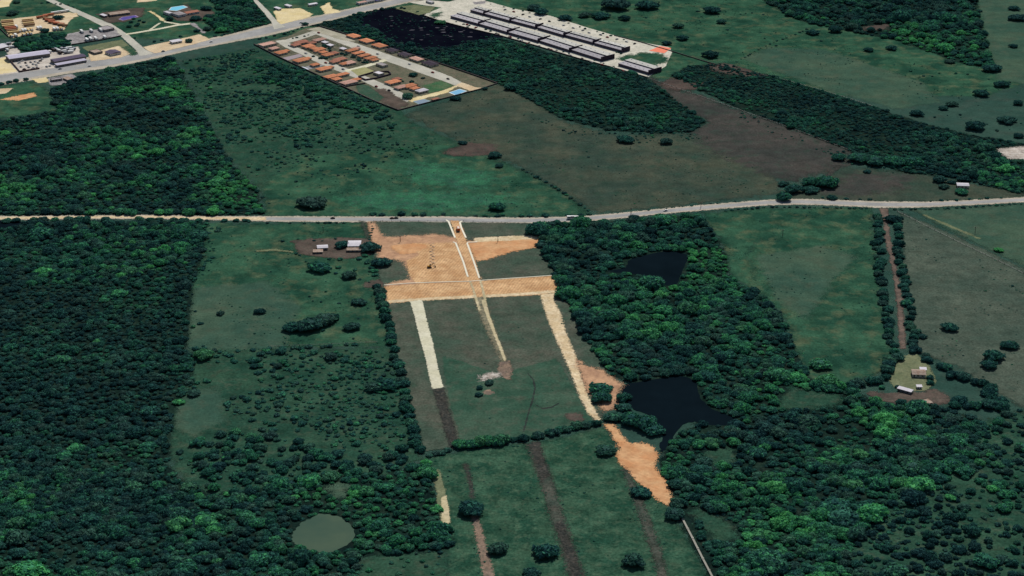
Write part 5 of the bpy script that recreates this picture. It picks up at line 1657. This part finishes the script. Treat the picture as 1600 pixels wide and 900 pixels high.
# ---- trees that stand on their own: (x, y, width px, tone, label)
LONE = [
    (487, 317, 46, .12, "broad dark lone tree above the road at the left"), (777, 324, 28, .45, "round green tree above the site entrance road"),
    (345, 490, 14, .12, "small dark tree at the left of the left meadow"), (406, 487, 20, .12, "dark round tree in the middle of the left meadow"),
    (459, 511, 36, .28, "left tree of the big clump in the left meadow"), (483, 509, 44, .26, "middle tree of the big clump in the left meadow"), (506, 500, 40, .3, "right tree of the big clump in the left meadow"), (521, 496, 22, .3, "small tree touching the right end of the meadow clump"),
    (550, 511, 28, .26, "round tree just right of the big meadow clump"), (561, 472, 26, .24, "tree in the left meadow near the cross road"),
    (596, 411, 32, .12, "very dark tree at the lower right of the farmyard"), (578, 387, 34, .16, "dark tree right beside the white farmhouse"), (500, 418, 38, .42, "green tree below the left farm hut"), (546, 431, 26, .3, "low tree on the fence below the farmyard"),
    (535, 383, 26, .2, "dark tree between the two farm huts"), (318, 556, 32, .75, "bright green tree at the corner of the left wood"), (280, 628, 20, .75, "bright small tree on the edge of the left wood"),
    (303, 614, 24, .2, "dark tree beside the pale clearing at left"), (517, 558, 24, .08, "black green bush tree below the meadow fence"), (290, 574, 22, .5, "mid green tree on the corner of the left wood"),
    (605, 600, 42, .34, "broad tree in the boundary row of the plots"), (585, 605, 30, .3, "tree left of the broad boundary tree"),
    (735, 796, 44, .2, "dark spreading tree in the lower meadow at left"), (778, 859, 34, .26, "round tree in the lower meadow right of the pinkish track"), (853, 862, 42, .26, "big round tree left of the middle meadow track"), (991, 877, 38, .28, "round tree at the bottom beside the right meadow track"),
    (946, 704, 34, .36, "round tree left of the orange earth bank"), (1002, 769, 34, .22, "dark tree below the orange earth bank"), (1053, 804, 36, .26, "dark tree at the head of the pale concrete fence"), (829, 897, 30, .2, "dark tree cut by the bottom edge"),
    (938, 606, 38, .44, "upper tree on the brown earth beside the sandy strip"), (940, 622, 36, .38, "lower tree on the brown earth beside the sandy strip"), (975, 622, 28, .34, "upper tree at the left shore of the larger pond"), (974, 636, 26, .3, "lower tree at the left shore of the larger pond"),
    (960, 652, 34, .36, "leftmost tree of the group below the brown earth"), (986, 656, 38, .42, "second tree of the group below the brown earth"), (1008, 662, 42, .4, "third tree of the group by the larger pond"), (1022, 672, 36, .34, "last tree of the group by the larger pond"),
    (765, 598, 18, .12, "dark bush tree beside the white stones"), (749, 606, 13, .18, "upper of two small trees left of white stones"), (748, 617, 14, .14, "lower of two small trees left of white stones"),
    (1282, 569, 38, .62, "big bright round tree in the green meadow"), (1293, 596, 36, .8, "bright green tree at the lower meadow edge"), (1396, 343, 30, .15, "dark spreading tree at the head of farm track"), (1560, 391, 16, .95, "vivid green round tree in the right field"),
    (1484, 512, 28, .25, "loose dark tree in the grey green field"), (1577, 540, 30, .28, "round tree at the right edge of the grey field"), (1552, 557, 34, .3, "upper of two trees in the grey field corner"), (1545, 571, 27, .26, "lower of two trees in the grey field corner"), (1441, 526, 16, .15, "small dark tree right of the track rows"),
    (1268, 285, 32, .4, "left tree of the big roadside clump at right"), (1292, 286, 40, .48, "right tree of the big roadside clump at right"), (1240, 297, 30, .3, "tree left below the roadside clump"), (1266, 297, 28, .26, "tree right below the roadside clump"), (1224, 288, 18, .26, "small tree left of the roadside clump"), (1224, 309, 28, .42, "green tree overhanging the country road"), (1300, 309, 17, .25, "small dark tree above the road right of the clump"),
    (1310, 246, 25, .4, "first of the trees along the wood strip edge"), (1340, 248, 34, .42, "second of the trees along the wood strip edge"), (1367, 252, 36, .4, "third of the trees along the wood strip edge"), (1398, 253, 36, .42, "fourth of the trees along the wood strip edge"), (1425, 253, 36, .44, "fifth of the trees along the wood strip edge"), (1355, 268, 14, .18, "small lone bush tree in the brownish field"),
    (1468, 281, 24, .16, "dark tree left above the small right farmhouse"), (1487, 285, 15, .18, "dark tree touching the small right farmhouse"), (1475, 292, 18, .2, "dark tree below left of the small right farmhouse"), (1503, 300, 24, .48, "green tree below the small right farmhouse"), (1505, 280, 20, .14, "dark tree above the small right farmhouse"),
    (962, 8, 48, .1, "widest dark tree at the top edge of the far pasture"), (1012, 9, 36, .12, "second wide dark tree at the top edge"), (834, 12, 24, .15, "dark tree just behind the apartment grounds"), (845, 19, 26, .12, "dark tree by the upper apartment edge"), (884, 28, 24, .1, "black green tree behind the third apartment block"), (914, 24, 22, .2, "left tree of a pair behind the apartments"), (938, 25, 30, .22, "right tree of a pair behind the apartments"),
    (976, 29, 20, .12, "dark tree in the far pasture above the orange sheet"), (1112, 17, 27, .12, "lone dark tree in the upper middle pasture"), (1060, 41, 18, .3, "green tree in the pasture right of the apartments"), (1127, 34, 18, .3, "pale tree in the middle of the far pasture"), (1066, 60, 20, .15, "dark tree above the orange sheet"), (1042, 68, 16, .06, "black tree touching the orange sheet"), (1110, 86, 27, .12, "dark round tree right of the orange sheet"),
    (1270, 51, 22, .15, "dark tree on the edge of the top right wood"), (1305, 47, 24, .2, "second dark tree on the edge of the top right wood"), (1357, 78, 17, .2, "left small tree of the pale grass field"), (1394, 75, 20, .18, "right small tree of the pale grass field"), (1484, 96, 18, .2, "dark tree below the end of the top right wood"), (1550, 107, 32, .12, "wide dark tree at the tip of the top right wood"),
    (1590, 28, 30, .08, "dark tree on the slope in the top right corner"), (1585, 13, 20, .12, "smaller dark tree on the top right slope"), (1583, 72, 16, .14, "dark tree at the right edge, upper"), (1565, 132, 26, .25, "round tree below the pale top right slope"), (1533, 146, 28, .3, "round green tree in the upper right pasture"), (1487, 163, 20, .3, "small tree left in the upper right pasture"), (1474, 169, 17, .22, "small dark tree left in the upper right pasture"), (1433, 177, 24, .12, "dark tree at the edge of the long wood strip"), (1524, 198, 32, .18, "wide dark tree by the right end of wood strip"), (1574, 188, 30, .18, "wide dark tree near the right edge"), (1590, 161, 18, .2, "dark tree at the right edge of upper pasture"), (1591, 212, 20, .16, "dark tree at the right edge above the wood"),
    (723, 240 - 17, 16, .12, "dark tree on the dark red earth"), (772, 243, 22, .2, "tree right below the dark red earth"), (780, 259, 15, .2, "small tree below the dark red earth"), (978, 218, 30, .2, "dark tree below the wood between the estates"), (1041, 222, 22, .15, "dark tree at the violet brown field corner"), (882, 171, 18, .2, "left tree in front of the dark wood"), (900, 172, 18, .24, "right tree in front of the dark wood"),
    (296, 64, 15, .2, "spreading tree hiding the highway at the tan strip"), (91, 28, 18, .1, "dark tree over the trailers of the yard"), (70, 48, 16, .1, "dark tree among the lower lorries"), (20, 21, 20, .12, "dark tree in the field above trailer yard"), (26, 3, 14, .3, "green tree beside the yellow sand corner"), (305, 29, 20, .1, "dark garden tree below the villa, left"), (326, 27, 18, .12, "dark garden tree below the villa, right"), (265, 30, 14, .12, "dark tree left of the grey white villa"), (322, 13, 20, .14, "dark tree right of the swimming pool"), (324, 45, 16, .1, "dark tree beside the grey drive"), (308, 48, 12, .12, "small dark tree beside the grey drive"), (137, 57, 10, .1, "dark tree in the grey storage yard"), (477, 38, 11, .12, "dark tree at the estate gate"), (688, 35, 18, .8, "bright green bush tree at the wetland edge by the gate"),
    (646, 117, 16, .2, "dark tree on the vacant estate lots"), (661, 122, 8, .15, "small dark tree on the vacant estate lots"), (638, 151, 20, .45, "green tree in the last estate garden"), (712, 154, 18, .08, "dark tree just outside the lower right estate wall"), (758, 139, 10, .15, "small dark tree outside the estate tip"),
    (1600, 700, 30, .6, "bright tree at the right edge of the scrub"), (1430, 688, 30, .75, "bright green tree in the lower right scrub"), (1490, 688, 32, .6, "green tree right of the bright scrub tree"), (1425, 730, 42, .5, "broad green tree in the middle of the lower scrub"), (1487, 728, 38, .55, "broad green tree right in the lower scrub"), (1558, 728, 22, .6, "bright small tree at the right of the scrub"), (1485, 778, 20, .9, "vivid small tree in the lower right scrub"), (1568, 795, 26, .6, "bright tree low at the right edge"),
    (100, 712, 30, .5, "pale green tree in the left dark wood, lower"), (96, 563, 30, .55, "large pale crown in the left dark wood"), (152, 534, 16, .85, "small vivid crown in the left dark wood"), (585 - 540, 893, 60, .8, "bright green crown in the bottom left corner"),
]
for x, y, w, t, lab in LONE:
    tree_px(x, y, w, t, lab, name="lone_tree" if w > 12 else "small_tree")


scrub_grove = [([(300, 690), (380, 670), (470, 690), (560, 720), (640, 700), (660, 722), (600, 742), (500, 735), (420, 756), (330, 770)], 8, 3.0, 5.6, .34), ([(360, 560), (440, 548), (445, 575), (380, 590)], 9, 3.0, 5.0, .24), ([(395, 95), (450, 105), (560, 155), (610, 180), (600, 190), (480, 150), (400, 125)], 9, 3.5, 6.0, .38)]
for gi_, (pp, sp_, a_, b_, t_) in enumerate(scrub_grove):
    for q in scatter(pp, sp_, 70 + gi_):
        if random.random() < 0.62 and keep_mask(np.array([q]), np.array([4.0]))[0]:
            tree(q[0], q[1], random.uniform(a_, b_), min(1, max(0, random.gauss(t_, .13))), ["small tree in the loose grove above the oval pond wood", "small tree in the thicket under the left meadow fence", "small tree in the thicket below the lower estate wall"][gi_], "tree",
                 ["loose grove above the oval pond", "thicket under the meadow fence", "thicket below the estate wall"][gi_], "dome", "grove_tree")


# ---- rows and hedges
def row(pts, step, wlo, whi, tone, label, group, kind="bush", cat="bush", name="hedge_bush", jit=3.0, tv=0.1, gap=0.0):
    for i in range(len(pts) - 1):
        (x0, y0), (x1, y1) = pts[i], pts[i + 1]
        a, b = Vector(G(x0, y0)), Vector(G(x1, y1))
        n = max(1, int((b - a).length / step))
        for k in range(n):
            if random.random() < gap:
                continue
            c = a.lerp(b, (k + random.uniform(0.2, 0.8)) / n)
            r = random.uniform(wlo, whi)
            tree(c.x + random.uniform(-jit, jit), c.y + random.uniform(-jit, jit), r, min(1, max(0, tone + random.gauss(0, tv))), label, cat, group, kind, name)


row([(590, 447), (597, 485), (606, 505), (613, 535), (618, 562), (628, 590), (634, 630), (642, 665), (652, 700), (662, 712)], 9, 4.0, 6.0, .3, "tree in the boundary row left of the plots", "trees of the left plot boundary", "dome", "tree", "row_tree", 1.5)
row([(714, 699), (752, 694), (792, 690)], 4.5, 5.0, 7.5, .6, "bright tree in the hedge between plots and lower meadow", "bright trees of the lower hedge", "dome", "tree", "row_tree", 2, .06)
row([(795, 690), (820, 686), (860, 678), (900, 669), (936, 662)], 4.5, 3.2, 5.2, .3, "dark bush tree in the right part of the lower hedge", "dark trees of the lower hedge", "dome", "tree", "row_tree", 1.5)
row([(664, 714), (690, 708), (716, 702)], 4, 2.5, 3.8, .28, "low bush in the left part of the lower hedge", "low bushes of the lower hedge")
row([(1368, 334), (1371, 380), (1376, 430), (1384, 480), (1392, 530), (1398, 555)], 9, 3.8, 6.0, .28, "tree in the left row along the farm track", "trees left of the farm track", "dome", "tree", "row_tree", 2.5)
row([(1400, 350), (1402, 380), (1408, 420), (1418, 465), (1424, 510), (1432, 548)], 9, 3.6, 5.6, .28, "tree in the right row along the farm track", "trees right of the farm track", "dome", "tree", "row_tree", 2.5)
row([(1400, 555), (1388, 575), (1378, 592), (1350, 600), (1320, 606), (1290, 606), (1265, 598)], 8, 4.0, 6.5, .28, "tree in the row below the green meadow", "trees below the green meadow", "dome", "tree", "row_tree", 3)
row([(1430, 550), (1460, 570), (1490, 585), (1520, 595), (1560, 625), (1575, 650)], 8, 4.0, 6.5, .26, "tree in the belt right of the farmhouse lawn", "trees right of the farmhouse lawn", "dome", "tree", "row_tree", 5)
row([(1480, 590), (1510, 600), (1545, 615), (1560, 640), (1520, 640), (1490, 625)], 9, 4.5, 7.0, .2, "dark tree in the grove right of the brown yard", "dark grove right of the brown yard", "dome", "tree", "row_tree", 6)
row([(1370, 612), (1390, 605), (1400, 604)], 8, 2.5, 3.5, .3, "bush below the farmhouse lawn", "bushes below the farmhouse lawn")
row([(1445, 603), (1455, 596), (1462, 588)], 7, 3.0, 4.6, .28, "bush on the right edge of the farmhouse lawn", "bushes right of the farmhouse lawn")
row([(1340, 626), (1390, 638), (1420, 628), (1470, 638), (1500, 640)], 9, 3.0, 5.4, .3, "bush tree on the lower side of the brown yard", "bush trees under the brown yard", "dome", "tree", "row_tree", 4)
row([(1130, 330), (1200, 324), (1300, 325), (1360, 326.5)], 6, 1.6, 2.6, .2, "roadside bush along the upper edge of green meadow", "roadside bushes above the green meadow", jit=.8)
row([(1395, 328), (1470, 327), (1560, 321), (1640, 316)], 6, 1.6, 2.8, .2, "roadside bush along the right field", "roadside bushes at the right field", jit=.8)
row([(1280, 310), (1330, 312), (1368, 313)], 8, 1.8, 3.4, .22, "bush on the upper roadside right of the clump", "upper roadside bushes, right", jit=1, gap=.25)
row([(1430, 316), (1520, 312), (1600, 307)], 9, 1.5, 3.2, .25, "bush on the far upper roadside at right", "upper roadside bushes, far right", jit=1, gap=.4)
row([(575, 336), (640, 336), (700, 336)], 8, 2.4, 5.0, .28, "bush on the upper roadside above the left plot", "upper roadside bushes above left plot", jit=2, gap=.2)
row([(735, 337), (800, 337.5), (860, 338), (930, 336)], 8, 2.6, 5.2, .3, "bush on the upper roadside between entrance and bus", "upper roadside bushes by the bus", jit=2, gap=.15)
row([(810, 262), (850, 283), (890, 308), (922, 331)], 8, 1.6, 3.2, .26, "bush in the hedge line slanting down to the bus", "bushes of the slanting hedge", jit=1)
row([(960, 334), (1060, 324), (1160, 314)], 9, 1.0, 2.2, .2, "low bush on the upper verge beyond the bus", "low upper verge bushes", jit=.8, gap=.3)
row([(415, 349), (480, 349), (555, 348)], 6, 1.4, 2.4, .22, "bush under the road left of the site", "bushes under the road left of site", jit=.8, gap=.15)
row([(320, 346), (345, 345), (400, 346)], 8, 2.6, 4.4, .32, "bush tree on the lower roadside beside the left wood", "roadside bush trees beside left wood", jit=1.5)
row([(0, 346), (60, 345.5), (150, 344.5), (240, 344.5), (320, 346)], 10, 3.6, 5.6, .3, "tree overhanging the pale left stretch of the road", "trees overhanging the left road", "dome", "tree", "row_tree", 1.2, .14, gap=.25)
row([(20, 335), (120, 334), (260, 333), (345, 334)], 11, 4.5, 7.5, .62, "bright tree along the upper side of the left road", "bright trees above the left road", "dome", "tree", "row_tree", 2, .12, gap=.3)
row([(580, 348), (582, 360), (577, 376)], 5, 1.0, 1.8, .2, "bush on the path beside the site corner", "bushes at the site corner", jit=.5)
row([(420, 380), (460, 374), (500, 377), (550, 371)], 8, 1.2, 2.6, .22, "bush along the upper farmyard fence", "bushes along the farmyard fence", jit=1, gap=.3)
row([(515, 405), (545, 403), (575, 402), (590, 432), (560, 425), (525, 418)], 8, 2.2, 4.0, .42, "green bush in the garden below the farmyard", "garden bushes below the farmyard", jit=5)
row([(462, 392), (470, 404), (480, 412), (530, 430), (580, 442)], 7, 1.2, 2.4, .24, "bush along the meadow fence below the farmyard", "bushes of the meadow fence", jit=1)
row([(296, 545), (340, 550), (400, 547), (450, 545), (560, 540)], 8, 2.0, 4.2, .25, "bush in the lower fence line of left meadow", "bushes of the lower meadow fence", jit=2.5)
row([(1086, 812), (1102, 845), (1117, 872), (1140, 912)], 6, 2.8, 4.2, .35, "bush tree beside the pale concrete fence", "bush trees by the concrete fence", "dome", "tree", "row_tree", 2)
row([(0, 133), (20, 128), (48, 124)], 7, 3.2, 4.6, .1, "dark tree below the highway at the left edge", "dark trees below the highway", "dome", "tree", "row_tree", 1.5)
row([(75, 140), (84, 158), (90, 172)], 6, 1.2, 2.2, .15, "bush on the right edge of the small left field", "bushes of the small left field", jit=.8)
row([(705, 33), (750, 45), (800, 59), (850, 74), (900, 87), (950, 101), (1000, 116)], 11, 1.2, 2.2, .2, "street tree along the outer lane of the lower apartment row", "street trees of the lower apartment lane", "dome", "tree", "street_tree", 1.5, gap=.3)
row([(760, 5), (800, 14), (860, 28), (920, 46), (990, 66)], 11, 1.2, 2.4, .2, "street tree along the upper edge of apartment grounds", "street trees of the upper apartment edge", "dome", "tree", "street_tree", 2, gap=.3)
row([(940, 92), (952, 86), (965, 82), (975, 86)], 6, 1.2, 2.4, .2, "street tree on the cross lane of apartment grounds", "street trees of the apartment cross lane", "dome", "tree", "street_tree", 3)
row([(455, 62), (470, 58), (485, 54)], 6, 1.8, 3.0, .22, "hedge bush along the estate entrance street", "bushes of the estate entrance", jit=1.5)
row([(610, 127), (604, 131), (640, 128), (660, 138)], 7, 2.0, 3.4, .28, "garden tree in the last estate block", "garden trees of the last estate block", "dome", "tree", "garden_tree", 3)
row([(505, 72), (520, 82), (545, 88), (565, 97), (580, 99)], 6, 2.0, 3.4, .15, "dark garden tree behind the terrace houses", "dark garden trees of the inner block", "dome", "tree", "garden_tree", 3)
row([(490, 88), (505, 92), (515, 92)], 6, 2.0, 3.6, .12, "dark garden tree by the lower estate street", "dark garden trees by lower street", "dome", "tree", "garden_tree", 2)
row([(120, 12), (100, 8), (72, 4), (60, 6)], 9, 1.8, 3.2, .2, "bush along the far end of the side road", "bushes of the far side road", jit=2)
row([(200, 35), (215, 30), (225, 36), (205, 42), (190, 45)], 8, 2.0, 3.8, .25, "tree in the garden below the violet court", "garden trees below the violet court", "dome", "tree", "garden_tree", 4)
row([(205, 58), (230, 66), (260, 62), (290, 56)], 11, 2.0, 3.4, .18, "bush in the green strip above the tan roadside", "bushes above the tan roadside", jit=3, gap=.2)
row([(345, 56), (360, 52), (335, 58)], 6, 2.0, 3.0, .2, "bush on the bank above the highway", "bushes above the highway bank", jit=2)
row([(395, 64), (412, 61), (428, 58), (455, 50), (474, 42)], 8, 1.8, 3.2, .18, "bush between the highway and the estate gate", "bushes by the estate gate", jit=2)
row([(1090, 18), (1150, 24), (1170, 20), (1200, 24)], 9, 1.0, 2.2, .15, "bush on the fence of the far pasture", "fence bushes of the far pasture", jit=1)
row([(1200, 70), (1240, 55), (1262, 45)], 9, 1.2, 2.6, .18, "bush on the slanting fence near the top right wood", "slanting fence bushes", jit=1)
row([(1150, 98), (1180, 80), (1200, 70)], 9, 1.0, 2.0, .18, "bush on the lower slanting fence of the pale field", "lower slanting fence bushes", jit=1)

# ---- floating patches in the wetland
m_weed = flat("floating_weed", A(58, 58, 70), var=0.2)
zw = gz(*G(660, 50)) + 0.02
for k in range(26):
    while True:
        x, y = random.uniform(585, 765), random.uniform(18, 80)
        P1 = np.array([G(x, y)])
        if sdist(P1, W(PONDS["wetland"]))[0] > 4:
            break
    n = 9
    rr = random.uniform(1.0, 2.6)
    vv = [(rr * random.uniform(.7, 1.2) * math.cos(i * 6.283 / n) * 1.6, rr * random.uniform(.6, 1.1) * math.sin(i * 6.283 / n), 0.0) for i in range(n)] + [(0, 0, 0.12)]
    o = mesh_obj("floating_weed", vv, [(i, (i + 1) % n, n) for i in range(n)], m_weed)
    o.location = (P1[0, 0], P1[0, 1], zw)
    tag(o, "pale patch of floating weed on the black wetland pool", "floating weed", "floating weed patches")

# ---- say which one of a row each thing is
ORDN = ["first", "second", "third", "fourth", "fifth", "sixth", "seventh", "eighth", "ninth", "tenth", "eleventh", "twelfth", "thirteenth", "fourteenth", "fifteenth", "sixteenth", "seventeenth", "eighteenth",
        "nineteenth", "twentieth"]
bylab = {}
for o in COL.objects:
    if o.parent is None and "label" in o and "category" in o:
        bylab.setdefault(o["label"], []).append(o)
for lab, os_ in bylab.items():
    if 2 <= len(os_) <= 40 and not lab.startswith(("large ", "small tree in", "bright green bush", "dark green bush")):
        uv = [to_px(o.location.x, o.location.y) for o in os_]
        hor = (max(u for u, v in uv) - min(u for u, v in uv)) > 1.2 * (max(v for u, v in uv) - min(v for u, v in uv))
        seq = sorted(zip(uv, range(len(os_))), key=lambda q: q[0][0] if hor else q[0][1])
        n = len(seq)
        for k, (_, i) in enumerate(seq):
            a, b = ("the left", "the right") if hor else ("the top", "the bottom")
            word = (ORDN[k] + " from " + a) if k < n - k else (ORDN[n - 1 - k] + " from " + b)
            os_[i]["label"] = lab + ", " + word
